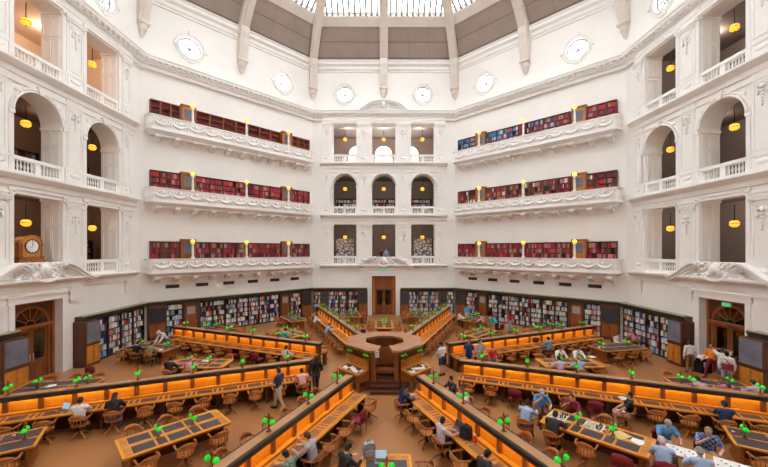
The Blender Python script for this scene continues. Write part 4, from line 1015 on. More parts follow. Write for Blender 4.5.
# ------------------------------------------------------------------ chairs
def chair_parts():
    P = []
    mb = MB(); sh = [(0.24*cos(a)*(1 + 0.06*(abs(cos(a)) > .6)), 0.235*sin(a)) for a in [2*pi*j/20 for j in range(20)]]
    mb.prism(sh, 0.43, 0.465, axis='z'); mb.prism([(x*0.86, y*0.86) for x, y in sh], 0.465, 0.472, axis='z'); P.append(('seat', mb.mesh('seat', CHAIRW)))
    mb = MB()                                # horseshoe back with a raised crest and turned spindles
    arc = [(0.27*cos(a), -0.03+0.25*sin(a)) for a in [pi + pi*j/16 for j in range(17)]]
    mb.tube([(x, y, 0.70 + 0.0*j) for j, (x, y) in enumerate(arc)], 0.028, 6)
    cr = arc[3:14]
    vs = [(x*1.03, y*1.03, 0.70) for x, y in cr] + [(x*1.06, y*1.08, 0.72+0.14*sin(pi*(j+1)/12)) for j, (x, y) in enumerate(cr)] + [(x*0.95, y*0.95, 0.72+0.14*sin(pi*(j+1)/12)) for j, (x, y) in enumerate(cr)] + [(x*0.92, y*0.92, 0.70) for x, y in cr]
    k = len(cr); fs = []
    for j in range(k-1):
        for q in range(4): a, b = q*k, ((q+1) % 4)*k; fs.append((a+j, a+j+1, b+j+1, b+j))
    fs += [(0, k, 2*k, 3*k), (k-1, 4*k-1, 3*k-1, 2*k-1)]; mb.add(vs, fs, 0, True)
    for j in range(2, 15, 2): x, y = arc[j]; mb.tube([(x*0.80, y*0.86, 0.46), (x, y, 0.70)], 0.013, 5)
    P.append(('backrest', mb.mesh('backrest', CHAIRW)))
    for q in (-1, 1):
        mb = MB(); mb.tube([(q*0.27, -0.03, 0.70), (q*0.275, 0.08, 0.70), (q*0.27, 0.18, 0.695), (q*0.255, 0.21, 0.67)], [0.028, 0.033, 0.04, 0.03], 6, squash=0.7)
        mb.tube([(q*0.21, 0.12, 0.46), (q*0.265, 0.13, 0.69)], 0.016, 6); P.append(('armrest', mb.mesh('armrest', CHAIRW)))
    mb = MB(); mb.lathe([(0.13, 0.43), (0.12, 0.40), (0.045, 0.38), (0.035, 0.3), (0.06, 0.26), (0.065, 0.16), (0.04, 0.12)][::-1], 8); P.append(('pedestal', mb.mesh('pedestal', WOODD)))
    lg = MB(); lg.tube([(0.03, 0, 0.22), (0.14, 0, 0.17), (0.26, 0, 0.075), (0.29, 0, 0.05)], [0.03, 0.03, 0.024, 0.022], 6); lg.tube([(0.285, -0.015, 0.026), (0.285, 0.015, 0.026)], 0.026, 7); lm = lg.mesh('leg', CHAIRW)
    for i in range(4): P.append(('leg', lm, pi/4 + i*pi/2))
    return P
CP = chair_parts()
def chair(loc, rz, label, group):
    t = thing('swivel_chair', label, 'chair', loc, rz, group)
    for p in CP: put(p[0], p[1], t, (0, 0, 0), p[2] if len(p) > 2 else 0)
    return t
def maroon_parts():
    P = []
    mb = MB(); mb.box(-0.25, 0.25, -0.24, 0.25, 0.40, 0.44); mb.ell((0, 0, 0.45), (0.27, 0.27, 0.06), 12, 6); P.append(('seat', mb.mesh('seat', MAROON)))
    mb = MB(); pts = [(0.27*sin(a), -0.20-0.05*cos(a)) for a in [-1.2+2.4*j/12 for j in range(13)]]
    vs = []; k = 13
    for f, z in ((1.0, 0.52), (1.04, 0.72), (0.98, 0.86)): vs += [(x*f, y*f, z - (0.06*abs(x)/0.27 if z > 0.8 else 0)) for x, y in pts]
    vs += [(x*0.84, y*0.80, z) for x, y, z in vs[::1]]
    fs = []
    for r in range(2):
        for j in range(k-1): fs += [(r*k+j, r*k+j+1, (r+1)*k+j+1, (r+1)*k+j), (3*k+r*k+j, 3*k+(r+1)*k+j, 3*k+(r+1)*k+j+1, 3*k+r*k+j+1)]
    for j in range(k-1): fs += [(j, 3*k+j, 3*k+j+1, j+1), (2*k+j, 2*k+j+1, 5*k+j+1, 5*k+j)]
    for r in range(2): fs += [(r*k, (r+1)*k, 3*k+(r+1)*k, 3*k+r*k), (r*k+k-1, 3*k+r*k+k-1, 3*k+(r+1)*k+k-1, (r+1)*k+k-1)]
    mb.add(vs, fs, 0, True); P.append(('backrest', mb.mesh('backrest', MAROON)))
    mb = MB(); mb.bar((0, -0.2, 0.42), (0, -0.25, 0.6), 0.2, 0.02); P.append(('back_bracket', mb.mesh('back_bracket', BLACK)))
    lg = MB(); lg.tube([(0.2, 0.2, 0.41), (0.23, 0.23, 0.0)], 0.014, 6); lm = lg.mesh('leg', BLACK)
    for i in range(4): P.append(('leg', lm, i*pi/2))
    return P
MP = maroon_parts()
def maroon_chair(loc, rz, label):
    t = thing('upholstered_chair', label, 'chair', loc, rz, 'maroon chairs')
    for p in MP: put(p[0], p[1], t, (0, 0, 0), p[2] if len(p) > 2 else 0)
    return t

# ------------------------------------------------------------------ people
SKIN = [mat('skin light', (0.62, 0.37, 0.26), 0.5), mat('skin warm', (0.50, 0.27, 0.17), 0.5), mat('skin brown', (0.27, 0.13, 0.075), 0.5)]
CLOTH = {n: mat('cloth ' + n, c, 0.8, 0.08, 12) for n, c in dict(white=(0.75, 0.75, 0.76), black=(0.02, 0.02, 0.023), navy=(0.025, 0.04, 0.12), blue=(0.10, 0.30, 0.62), grey=(0.36, 0.36, 0.38), red=(0.62, 0.03, 0.035),
         orange=(0.85, 0.20, 0.01), teal=(0.03, 0.36, 0.40), pink=(0.68, 0.24, 0.32), khaki=(0.50, 0.38, 0.26), maroon=(0.20, 0.012, 0.03), paleblue=(0.33, 0.47, 0.70), olive=(0.33, 0.27, 0.13), jean=(0.08, 0.13, 0.26), lilac=(0.55, 0.45, 0.62), brown=(0.20, 0.10, 0.05)).items()}
def check_mat(name, c1, c2, sc):
    m = mat(name, c1, 0.8); nt = m.node_tree; ch = nt.nodes.new('ShaderNodeTexChecker'); ch.inputs[1].default_value = (*c1, 1); ch.inputs[2].default_value = (*c2, 1); ch.inputs[3].default_value = sc
    tc = nt.nodes.new('ShaderNodeTexCoord'); nt.links.new(tc.outputs['Object'], ch.inputs[0]); nt.links.new(ch.outputs[0], nt.nodes['Principled BSDF'].inputs['Base Color']); return m
CLOTH['redcheck'] = check_mat('cloth red check', (0.75, 0.70, 0.70), (0.62, 0.06, 0.10), 22); CLOTH['greencheck'] = check_mat('cloth green check', (0.05, 0.16, 0.10), (0.25, 0.30, 0.26), 18)
CLOTH['print'] = check_mat('cloth pale print', (0.75, 0.72, 0.76), (0.45, 0.38, 0.48), 24); CLOTH['floral'] = check_mat('cloth blue floral', (0.03, 0.06, 0.20), (0.22, 0.30, 0.55), 14); CLOTH['redprint'] = check_mat('cloth red print', (0.62, 0.05, 0.10), (0.78, 0.72, 0.70), 18)
HAIR = {n: mat('hair ' + n, c, 0.55) for n, c in dict(black=(0.014, 0.012, 0.012), brown=(0.07, 0.035, 0.018), fair=(0.36, 0.22, 0.09), grey=(0.33, 0.32, 0.31), white=(0.62, 0.60, 0.58)).items()}
SHOE = mat('shoe leather', (0.03, 0.025, 0.025), 0.5); EYE = mat('eye', (0.02, 0.015, 0.012), 0.3)
def remesh(mb, name, voxel, m):
    me = mb.mesh(name + '_raw', m); o = bpy.data.objects.new('tmp', me); COL.objects.link(o)
    md = o.modifiers.new('r', 'REMESH'); md.mode = 'VOXEL'; md.voxel_size = voxel; md.use_smooth_shade = True
    sm = o.modifiers.new('s', 'SMOOTH'); sm.iterations = 2; sm.factor = 0.4
    dg = bpy.context.evaluated_depsgraph_get(); out = bpy.data.meshes.new_from_object(o.evaluated_get(dg)); out.name = name
    bpy.data.objects.remove(o); bpy.data.meshes.remove(me); return out
POSES = {
    'stand': dict(), 'phone': dict(h=((0.16, 0.30, 1.12), (-0.14, 0.32, 1.14)), nod=0.35), 'photo': dict(h=((0.10, 0.16, 1.62), (-0.10, 0.16, 1.62)), e=0.25),
    'walk': dict(step=0.30, h=((0.24, 0.24, 0.95), (-0.25, -0.16, 0.86))), 'walk_hold': dict(step=0.30, h=((0.20, 0.30, 1.05), (-0.12, 0.32, 1.08)), nod=0.2), 'bend': dict(lean=0.75, h=((0.16, 0.62, 0.80), (-0.16, 0.62, 0.80)), nod=0.3),
    'write': dict(sit=1, lean=0.32, h=((0.16, 0.50, 0.835), (-0.18, 0.48, 0.835)), nod=0.45), 'type': dict(sit=1, lean=0.12, h=((0.13, 0.46, 0.835), (-0.13, 0.46, 0.835)), nod=0.2),
    'think': dict(sit=1, lean=0.22, h=((0.10, 0.28, 1.05), (-0.2, 0.44, 0.835)), nod=0.25), 'back': dict(sit=1, lean=-0.12, h=((0.15, 0.30, 0.66), (-0.15, 0.30, 0.66)), nod=0.1), 'reach': dict(sit=1, lean=0.5, h=((0.2, 0.62, 0.84), (-0.14, 0.55, 0.84)), nod=0.4),
}
def pose(nm):
    p = POSES[nm]; sit = p.get('sit'); lean = p.get('lean', 0.0); hz = 0.60 if sit else 0.93; py = -0.06 if sit else 0.0
    R = Matrix.Rotation(-lean, 4, 'X'); B = lambda x, y, z: Vector((0, py, hz)) + R @ Vector((x, y, z))
    J = dict(pelvis=B(0, 0, 0), waist=B(0, 0.01, 0.15), chest=B(0, 0.0, 0.33), top=B(0, -0.01, 0.47), neck=B(0, 0.01, 0.55))
    HM = Matrix.Translation(B(0, 0.035, 0.665)) @ Matrix.Rotation(-(lean*0.5 + p.get('nod', 0.05)), 4, 'X'); J['HM'] = HM
    st = p.get('step', 0)
    for q, n in ((1, 'R'), (-1, 'L')):
        J['sh'+n] = B(q*0.185, -0.01, 0.44)
        w = Vector(p['h'][0 if q > 0 else 1]) if 'h' in p else Vector((q*0.25, 0.05, 0.84))
        sh = J['sh'+n]; d = w - sh; L = d.length; a = 0.29; b = 0.27
        if L > a+b-0.005: w = sh + d*((a+b-0.005)/L); d = w - sh; L = d.length
        x = (a*a - b*b + L*L)/(2*L); hgt = sqrt(max(0, a*a - x*x)); dn = d.normalized(); pole = Vector((q*(0.5 + p.get('e', 0)*3), -0.35, -1.0 if not p.get('e') else -0.2)) if not sit else Vector((q*0.55, -0.3, -0.55))
        pole = (pole - dn*pole.dot(dn)).normalized(); J['el'+n] = sh + dn*x + pole*hgt; J['wr'+n] = w
        hip = Vector((q*0.095, py, hz-0.03)); J['hip'+n] = hip
        if sit: J['kn'+n] = Vector((q*0.125, py+0.42, 0.56)); J['an'+n] = Vector((q*0.12, py+0.36, 0.10))
        elif st: f = q*st; J['kn'+n] = Vector((q*0.1, 0.04+f*0.55, 0.50)); J['an'+n] = Vector((q*0.1, f*1.0-0.03, 0.09 if f > 0 else 0.12))
        else: J['kn'+n] = Vector((q*0.105, 0.02, 0.50)); J['an'+n] = Vector((q*0.11, -0.02, 0.09))
    return J
def torso(mb, J, g):
    mb.tube([J['pelvis']-Vector((0, 0, 0.06)), J['pelvis'], J['waist'], J['chest'], J['top'], J['top']*0.5+J['neck']*0.5], [0.13+g, 0.165+g, 0.145+g, 0.17+g, 0.13+g, 0.06+g*0.5], 14, squash=0.66)
    mb.tube([J['shL'], J['top']-Vector((0, 0, 0.01)), J['shR']], [0.068+g, 0.075+g, 0.068+g], 8); mb.ell(J['shL'], 0.07+g, 8, 6); mb.ell(J['shR'], 0.07+g, 8, 6)
MC = {}
def body_mesh(nm):
    if nm in MC: return MC[nm]
    J = pose(nm); mb = MB(); torso(mb, J, 0)
    mb.tube([J['top'], J['neck'], J['HM'] @ Vector((0, -0.01, -0.05))], [0.07, 0.055, 0.055], 10)
    H = J['HM']; mb.ell((0, 0, 0.01), (0.076, 0.096, 0.112), 14, 10, M=H); mb.ell((0, 0.022, -0.055), (0.056, 0.066, 0.066), 10, 8, M=H)
    mb.tube([(0, 0.085, 0.02), (0, 0.112, -0.025), (0, 0.09, -0.034)], [0.010, 0.017, 0.012], 6, M=H)
    for q in (-1, 1): mb.ell((q*0.078, -0.008, -0.005), (0.014, 0.022, 0.032), 6, 5, M=H)
    mb.ell((0, 0.083, -0.058), (0.024, 0.014, 0.010), 6, 5, M=H)
    for n, q in (('R', 1), ('L', -1)):
        sh, el, wr = J['sh'+n], J['el'+n], J['wr'+n]; mb.tube([sh, sh*0.5+el*0.5, el, el*0.6+wr*0.4, wr], [0.055, 0.05, 0.04, 0.042, 0.028], 8)
        d = (wr-el).normalized(); side = Vector((q, 0, 0)); side = (side - d*side.dot(d)).normalized(); up = d.cross(side).normalized()
        if up.z < 0: up = -up
        mb.tube([wr-d*0.01, wr+d*0.045, wr+d*0.09], [0.026, 0.038, 0.036], 8, squash=0.5)
        for k, (o_, l) in enumerate(((-0.028, 0.068), (-0.009, 0.078), (0.010, 0.072), (0.028, 0.055))):
            b = wr + d*0.085 + side*o_; mb.tube([b-d*0.02, b + d*l*0.5, b + d*l*0.85 - up*0.018, b + d*l - up*0.035], [0.0105, 0.010, 0.0095, 0.009], 6)
        b = wr + d*0.02 - side*0.025; mb.tube([b, b + d*0.03 - side*0.026, b + d*0.062 - side*0.03 - up*0.012], [0.014, 0.012, 0.010], 6)
        hp, kn, an = J['hip'+n], J['kn'+n], J['an'+n]; mb.tube([hp, hp*0.5+kn*0.5, kn, kn*0.62+an*0.38, an], [0.088, 0.078, 0.056, 0.056, 0.036], 9); mb.ell(kn, 0.056, 8, 6)
        mb.tube([an + Vector((0, -0.045, -0.04)), an + Vector((0, 0.06, -0.05)), an + Vector((q*0.01, 0.17, -0.065))], [0.036, 0.038, 0.022], 8)
    MC[nm] = remesh(mb, 'body', 0.011, SKIN[0]); return MC[nm]
def shirt_mesh(nm, long):
    key = (nm, 'shirt', long)
    if key in MC: return MC[key]
    J = pose(nm); mb = MB(); torso(mb, J, 0.018)
    for n in 'RL':
        sh, el, wr = J['sh'+n], J['el'+n], J['wr'+n]
        if long: mb.tube([sh, sh*0.5+el*0.5, el, el*0.5+wr*0.5, el*0.06+wr*0.94], [0.078, 0.070, 0.060, 0.056, 0.044], 8); mb.ell(el, 0.058, 8, 6)
        else: mb.tube([sh, sh*0.5+el*0.5, sh*0.25+el*0.75], [0.078, 0.074, 0.070], 8)
    MC[key] = remesh(mb, 'shirt', 0.018, SKIN[0]); return MC[key]
def trouser_mesh(nm, long):
    key = (nm, 'tr', long)
    if key in MC: return MC[key]
    J = pose(nm); mb = MB(); mb.tube([J['pelvis']-Vector((0, 0, 0.09)), J['pelvis'], J['pelvis']*0.35+J['waist']*0.65], [0.15, 0.182, 0.165], 12, squash=0.7)
    for n in 'RL':
        hp, kn, an = J['hip'+n], J['kn'+n], J['an'+n]
        if long: mb.tube([hp, hp*0.5+kn*0.5, kn, kn*0.5+an*0.5, an + Vector((0, 0, 0.0))], [0.108, 0.094, 0.074, 0.068, 0.062], 9); mb.ell(kn, 0.074, 8, 6)
        else: mb.tube([hp, hp*0.5+kn*0.5, hp*0.12+kn*0.88], [0.108, 0.098, 0.092], 9)
    MC[key] = remesh(mb, 'trousers', 0.018, SKIN[0]); return MC[key]
def person(nm, loc, rz, label, shirt='white', sleeves=True, trousers='jean', long=True, hair='black', style='short', skin=0, scale=1.0, bag=None):
    t = thing('person', label, 'person', loc, rz); t.scale = (scale,)*3
    J = pose(nm)
    def child(name, me, m):
        o = put(name, me, t); o.material_slots[0].link = 'OBJECT'; o.material_slots[0].material = m; return o
    child('body', body_mesh(nm), SKIN[skin]); child('shirt', shirt_mesh(nm, sleeves), CLOTH[shirt]); child('trousers', trouser_mesh(nm, long), CLOTH[trousers])
    for n, q in (('R', 1), ('L', -1)):
        key = (nm, 'shoe', n)
        if key not in MC:
            an = J['an'+n]; mb = MB(); mb.tube([an + Vector((0, -0.06, -0.045)), an + Vector((0, 0.05, -0.05)), an + Vector((q*0.01, 0.15, -0.058)), an + Vector((q*0.01, 0.20, -0.065))], [0.040, 0.046, 0.042, 0.022], 8, squash=0.85); mb.tube([an+Vector((0, -0.02, -0.03)), an+Vector((0, -0.02, 0.03))], 0.048, 8)
            MC[key] = mb.mesh('shoe', SHOE)
        put('shoe', MC[key], t)
    key = (nm, 'hair', style)
    if key not in MC:
        mb = MB(); H = J['HM']
        mb.ell((0, -0.018, 0.034), (0.086, 0.094, 0.098), 14, 9, M=H); mb.ell((0, -0.036, -0.01), (0.082, 0.074, 0.085), 12, 8, M=H)
        if style == 'long': mb.tube([(0, -0.04, 0.03), (0, -0.075, -0.08), (0, -0.105, -0.20), (0, -0.10, -0.30)], [0.08, 0.088, 0.085, 0.05], 10, squash=0.6, M=H)
        if style == 'bun': mb.ell((0, -0.09, 0.10), 0.045, 8, 6, M=H)
        if style == 'cap': mb.box(-0.065, 0.065, 0.06, 0.16, 0.055, 0.068, M=H); mb.ell((0, -0.005, 0.05), (0.09, 0.105, 0.085), 12, 8, M=H)
        MC[key] = remesh(mb, 'hair', 0.012, SKIN[0])
    child('hair' if style != 'cap' else 'cap', MC[key], HAIR[hair])
    key = (nm, 'eye')
    if key not in MC:
        H = J['HM']; MC[key] = []
        for q in (-1, 1): mb = MB(); mb.ell((q*0.032, 0.083, 0.008), (0.012, 0.010, 0.008), 6, 5, M=H); MC[key].append(mb.mesh('eye', EYE))
    for me in MC[key]: put('eye', me, t)
    if bag:
        mb = MB(); c = J['pelvis']; mb.box(-0.20, 0.20, -0.30, -0.19, c.z-0.02, c.z+0.26) ; mb.tube([J['shL']+Vector((0.05, -0.03, 0.09)), c + Vector((0.05, -0.17, 0.28)), c+Vector((0.18, -0.22, 0.22))], 0.018, 6); o = mb.build('bag', CLOTH[bag], t)
    return t
TAKEN = []
def sitp(px, py, pz, rz, nm, label, chairname='timber', near=0.75, **k):
    """seat a person at the chair nearest to a place, or at a new chair there"""
    P = fl(px, py, pz); P.z = 0; best = None
    for i, (c, r, lab, g) in enumerate(CHAIRS):
        dd = (Vector(c) - P).length
        if dd < near and (best is None or dd < best[0]) and not any((Vector(c)-q).length < 0.8 for q in TAKEN): best = (dd, i)
    if best and rz is None:
        c, r, lab, g = CHAIRS[best[1]]; P = Vector(c)
    else: r = radians(rz if rz is not None else 0); lab = None
    TAKEN.append(Vector(P))
    who = label
    person(nm, P, r, label, **k)
    lab2 = ('timber swivel chair under the ' if chairname == 'timber' else 'maroon upholstered chair under the ') + who
    lab2 = ' '.join(lab2.split()[:16])
    if chairname == 'timber': chair(P, r, lab2, 'occupied chairs')
    else: maroon_chair(P, r, lab2)
    return P
def standp(px, py, rz, nm, label, z=0.0, **k):
    P = fl(px, py, z); P.z = 0; return person(nm, P, radians(rz), label, **k)
# rz: 0 faces the far wall, 90 faces left, -90 faces right, 180 faces the camera
standp(442, 375.5, 35, 'phone', 'person in white shirt and navy shorts standing right of the dais', shirt='white', sleeves=False, trousers='navy', long=False, style='cap', hair='black')
standp(469, 344, 150, 'stand', 'person in navy top standing behind the lower right desk row', z=1.45, shirt='navy', sleeves=False, trousers='navy', skin=1)
standp(480, 344, 190, 'phone', 'person in pale grey shirt standing behind the lower right desk row', z=1.45, shirt='grey', trousers='khaki')
standp(493, 350, 200, 'stand', 'short person in bright red top behind the lower right desk row', z=1.25, shirt='red', sleeves=False, trousers='jean', scale=0.84)
standp(279, 410, 75, 'walk_hold', 'person in navy shirt and pale trousers walking beside lower left desks', shirt='navy', sleeves=False, trousers='khaki')
standp(316, 394, 20, 'walk', 'person with long dark hair and black top walking near the left display case', shirt='black', trousers='black', style='long', skin=1)
standp(690, 373, -15, 'stand', 'person in white shirt and brown trousers left of the right doorway', shirt='white', trousers='brown')
standp(712, 378, 100, 'walk', 'person in orange jacket walking in at the right doorway', shirt='orange', trousers='maroon', hair='brown')
standp(722, 383, -60, 'photo', 'person in white top with both arms raised to the face by right doorway', shirt='white', sleeves=False, trousers='jean', hair='brown', skin=1)
standp(727, 388, -40, 'stand', 'person in white shirt with a maroon bag on the back, right doorway', shirt='white', trousers='grey', bag='maroon', skin=1)
standp(467.5, 310, 200, 'stand', 'person in blue shirt standing by slate board at far right corner', z=1.2, shirt='blue', trousers='khaki', style='cap')
standp(510, 333, 20, 'stand', 'person in red top standing before the far right bookcases', shirt='red', trousers='grey', sleeves=False, style='long')
standp(497, 319, 40, 'bend', 'person in teal top bending over a far right table', z=1.25, shirt='teal', trousers='black')
standp(166, 337, 160, 'bend', 'person in white hooded top leaning over the left outer farther table', z=1.0, shirt='white', trousers='jean', style='cap', hair='white')
# seated along the desk rows
sitp(301, 378, 1.0, None, 'write', 'person in red and white check shirt at the lower left desk row', shirt='redcheck', trousers='black', hair='black')
sitp(61, 415, 0.95, None, 'type', 'person in white long-sleeved shirt working at lower left desk row', shirt='white', trousers='black')
sitp(118, 402, 0.95, None, 'write', 'person with long black hair and dark top, lower left desk row', shirt='black', trousers='jean', style='long')
sitp(302, 447, 0.95, None, 'write', 'person in pale grey hooded top at the near left desk row', shirt='grey', trousers='black', hair='brown')
sitp(289, 459, 0.95, None, 'write', 'person in green check shirt at the near left desk row', shirt='greencheck', trousers='jean', sleeves=False)
sitp(407, 397, 0.95, None, 'write', 'person with black hair in dark blue top, near right desk row by dais', shirt='navy', trousers='black', style='long')
sitp(449, 432, 0.95, None, 'type', 'person in pale printed shirt at the near right desk row', shirt='print', trousers='black', sleeves=False)
sitp(443, 388, 1.0, None, 'type', 'person in black top behind the near right desk row', shirt='black', trousers='black', skin=1)
sitp(459, 396, 1.0, None, 'write', 'person in white top behind the near right desk row', shirt='white', trousers='jean', sleeves=False, style='bun', skin=1)
sitp(489, 464, 0.9, None, 'write', 'first of two dark heads at bottom end of near right desks', shirt='black', trousers='black')
sitp(508, 478, 0.9, None, 'write', 'second of two dark heads at bottom end of near right desks', shirt='navy', trousers='black')
sitp(330, 329, 0.95, None, 'reach', 'person in pale blue shirt at the far left desk row', shirt='paleblue', trousers='jean', near=1.5)
sitp(542, 343, 0.9, None, 'type', 'person in blue shirt at the middle right desk row', shirt='blue', trousers='jean', near=1.0)
sitp(535, 341, 0.9, None, 'type', 'person in dark top beside the blue shirt, middle right desk row', shirt='black', trousers='black', near=1.0)
sitp(285, 355, 0.95, None, 'type', 'person in white patterned shirt at middle left desk row', shirt='print', trousers='black', near=1.2)
sitp(735, 410, 0.95, None, 'type', 'person in navy shirt reading at the lower right desk row', shirt='navy', trousers='black', sleeves=False)
sitp(361, 330, 0.95, None, 'write', 'person in dark top on the inner side of far left desks', shirt='black', trousers='black', near=1.6)
sitp(626, 409, 0.75, 62, 'back', 'person in black top and red printed shorts lounging at lower right desks', shirt='black', sleeves=False, trousers='redprint', long=False, near=1.2)
# players and readers at the tables
sitp(525, 414, 0.9, -40, 'reach', 'player in pale blue shirt, left side of the first chess board', shirt='paleblue', trousers='jean', near=0.1)
sitp(541, 400, 0.9, 170, 'think', 'player in bright blue tee shirt and grey cap at first chess board', shirt='blue', sleeves=False, trousers='brown', style='cap', hair='grey', near=0.1)
sitp(549, 420, 0.8, None, 'reach', 'player in dark jacket seated by the first chess board', shirt='black', trousers='black')
sitp(571, 404, 0.9, None, 'think', 'person in maroon top with hands together, near right inner table', shirt='maroon', sleeves=False, trousers='black', skin=1)
sitp(665, 431, 0.9, 165, 'write', 'grey-haired player in blue tee shirt, far side of the low board', chairname='maroon', shirt='blue', sleeves=False, trousers='grey', hair='grey', near=0.1)
sitp(664, 456, 0.9, -30, 'reach', 'white-haired player in pale blue shirt with back to the camera', chairname='maroon', shirt='paleblue', trousers='grey', hair='white', near=0.1)
sitp(707, 441, 0.9, 150, 'think', 'fair-haired player in blue floral shirt at the low board', chairname='maroon', shirt='floral', sleeves=False, trousers='khaki', hair='fair', near=0.1)
sitp(703, 468, 0.9, -20, 'write', 'grey-haired player in lilac blue shirt, bottom of the low board', shirt='paleblue', trousers='grey', hair='grey', near=0.1)
sitp(560, 354, 0.95, None, 'write', 'person in white top, far side of the right inner table near dais', shirt='white', trousers='jean', near=1.2)
sitp(578, 354, 0.95, None, 'write', 'person in white top, far side of the right inner table near wall', shirt='white', trousers='black', near=1.2)
sitp(557, 365, 0.95, None, 'write', 'person in grey lilac top, near side of the right inner table', shirt='lilac', trousers='black', near=1.2)
sitp(571, 364, 0.95, None, 'write', 'person in pale blue top, near side of the right inner table', shirt='paleblue', trousers='black', hair='fair', near=1.2)
sitp(634, 336, 0.95, None, 'type', 'person in pink top at the right outer farther table', shirt='pink', trousers='jean', style='long', near=1.6)
sitp(643, 341, 0.95, None, 'write', 'person in pale top at the right outer farther table', shirt='print', trousers='black', near=1.6)
sitp(545, 331, 0.95, None, 'write', 'person in bright pink top at a far right outer table', shirt='pink', trousers='jean', near=2.0, style='long')
sitp(493, 321, 1.0, None, 'write', 'person in white and red top seated at a far right table', shirt='redcheck', trousers='jean', near=1.6)
sitp(151, 352, 0.95, None, 'write', 'person in olive patterned jacket at the left outer farther table', shirt='olive', trousers='black', near=1.4)
sitp(140, 352, 0.95, None, 'write', 'person in black jacket at the left outer farther table', shirt='black', trousers='black', near=1.4)
sitp(185, 372, 0.9, None, 'write', 'fair person in pink top, near side of the left inner table', shirt='pink', trousers='jean', hair='fair', near=1.4)
sitp(163, 374, 0.8, None, 'write', 'person in dark top, near side of the left inner table', shirt='black', trousers='black', near=1.4)
sitp(700, 383, 0.95, None, 'write', 'person in lilac top at the right outer nearer table, left seat', shirt='lilac', trousers='black', near=1.3)
sitp(718, 383, 1.0, None, 'write', 'person with long brown hair at the right outer nearer table', shirt='pink', trousers='black', hair='brown', style='long', near=1.3)
sitp(732, 384, 0.95, None, 'write', 'dark-haired person in pale lilac top, right outer nearer table', shirt='lilac', trousers='black', near=1.3)
sitp(299, 320, 1.0, None, 'write', 'person in white top at a far left outer table', shirt='white', trousers='black', near=1.6)
sitp(295, 336, 0.95, None, 'write', 'person in teal top at the far left inner table', shirt='teal', trousers='black', near=1.6)
sitp(343, 461, 0.95, -45, 'phone_sit' if False else 'write', 'person in black jacket seated by the near table, bottom centre', shirt='black', trousers='black', near=0.1)
sitp(462, 316, 1.0, None, 'type', 'person in white top at the far right table near the far corner', shirt='white', trousers='black', near=1.8)

# ------------------------------------------------------------------ things on the desks
TOP = 0.7575
def fl(px, py, z=0.0, _f=fl, r=0.10):
    P = _f(px, py, z)
    if abs(z - TOP) < 1e-6:
        for th in ROWS:
            a = Vector((sin(radians(th)), cos(radians(th)), 0)); u = Vector((cos(radians(th)), -sin(radians(th)), 0))
            y, x = P.dot(a), P.dot(u)
            if OCC_R0 < y < OCC_R1 and abs(x) < 0.95:
                q = 1 if x > 0 else -1
                P = P + u*(q*min(0.82-r, max(0.275+r, abs(x))) - x)
    return P
def laptop(px, py, rz, label, on=True):
    P = fl(px, py, TOP, r=0.2); t = thing('laptop', label, 'laptop', P, radians(rz))
    mb = MB(); mb.box(-0.17, 0.17, -0.12, 0.12, 0, 0.016); mb.build('base', mat('laptop shell', (0.25, 0.25, 0.27), 0.4, metal=0.3), t)
    mb = MB()
    for j in range(4): mb.box(-0.145, 0.145, -0.02+j*0.032, 0.004+j*0.032, 0.016, 0.018)
    mb.box(-0.05, 0.05, -0.11, -0.045, 0.016, 0.0175); mb.build('keyboard', BLACK, t)
    M = Matrix.Translation((0, 0.12, 0.014)) @ Matrix.Rotation(radians(-18), 4, 'X')
    mb = MB(); mb.box(-0.17, 0.17, 0, 0.012, 0, 0.23, M=M); lid = mb.build('lid', mat('laptop shell', (0.25, 0.25, 0.27), 0.4), t)
    mb = MB(); mb.box(-0.155, 0.155, -0.003, 0.0, 0.015, 0.215, M=M); mb.build('screen', mat('lit screen', (0.3, 0.4, 0.5), 0.3, emit=(0.45, 0.62, 0.75), es=0.5, light=False) if on else mat('dark screen', (0.06, 0.09, 0.13), 0.2), lid)
def cup(px, py, col, label, h=0.12):
    P = fl(px, py, TOP); t = thing('cup', label, 'cup', P)
    m = mat('cup ' + label[:10], col, 0.4)
    mb = MB(); mb.lathe([(0.030, 0), (0.040, h*0.9), (0.041, h*0.92)], 12); mb.build('body', m, t)
    mb = MB(); mb.lathe([(0.043, h*0.92), (0.043, h*0.97), (0.036, h), (0.0, h)], 12); mb.build('lid', PAPER, t)
def bottle(px, py, col, label):
    t = thing('bottle', label, 'bottle', fl(px, py, TOP)); mb = MB(); mb.lathe([(0.036, 0), (0.038, 0.02), (0.038, 0.17), (0.018, 0.21), (0.016, 0.23)], 12); mb.build('body', mat('bottle ' + label[:8], col, 0.25), t)
    mb = MB(); mb.lathe([(0.02, 0.225), (0.02, 0.255), (0.0, 0.256)], 10); mb.build('cap', PAPER, t)
def papers(px, py, rz, label, w_=0.21, h_=0.30, m=None, n=3):
    t = thing('papers', label, 'papers', fl(px, py, TOP, r=0.19), radians(rz))
    for i in range(n): mb = MB(); M = Matrix.Rotation(0.25*(i-1), 4, 'Z'); mb.box(-w_/2+0.05*i, w_/2+0.05*i, -h_/2, h_/2, 0.0+0.0025*i, 0.0022+0.0025*i, M=M); mb.build('sheet', m or PAPER, t)
def open_book(px, py, rz, label):
    t = thing('open_book', label, 'book', fl(px, py, TOP), radians(rz))
    mb = MB(); mb.box(-0.2, 0.2, -0.14, 0.14, 0, 0.006); mb.build('cover', SLATE, t)
    for q in (-1, 1):
        pts = [(q*0.19, 0.006), (q*0.185, 0.018), (q*0.1, 0.028), (q*0.03, 0.03), (0, 0.02), (0, 0.006)]
        mb = MB(); mb.prism(pts, -0.13, 0.13); mb.build('page_block', PAPER, t)
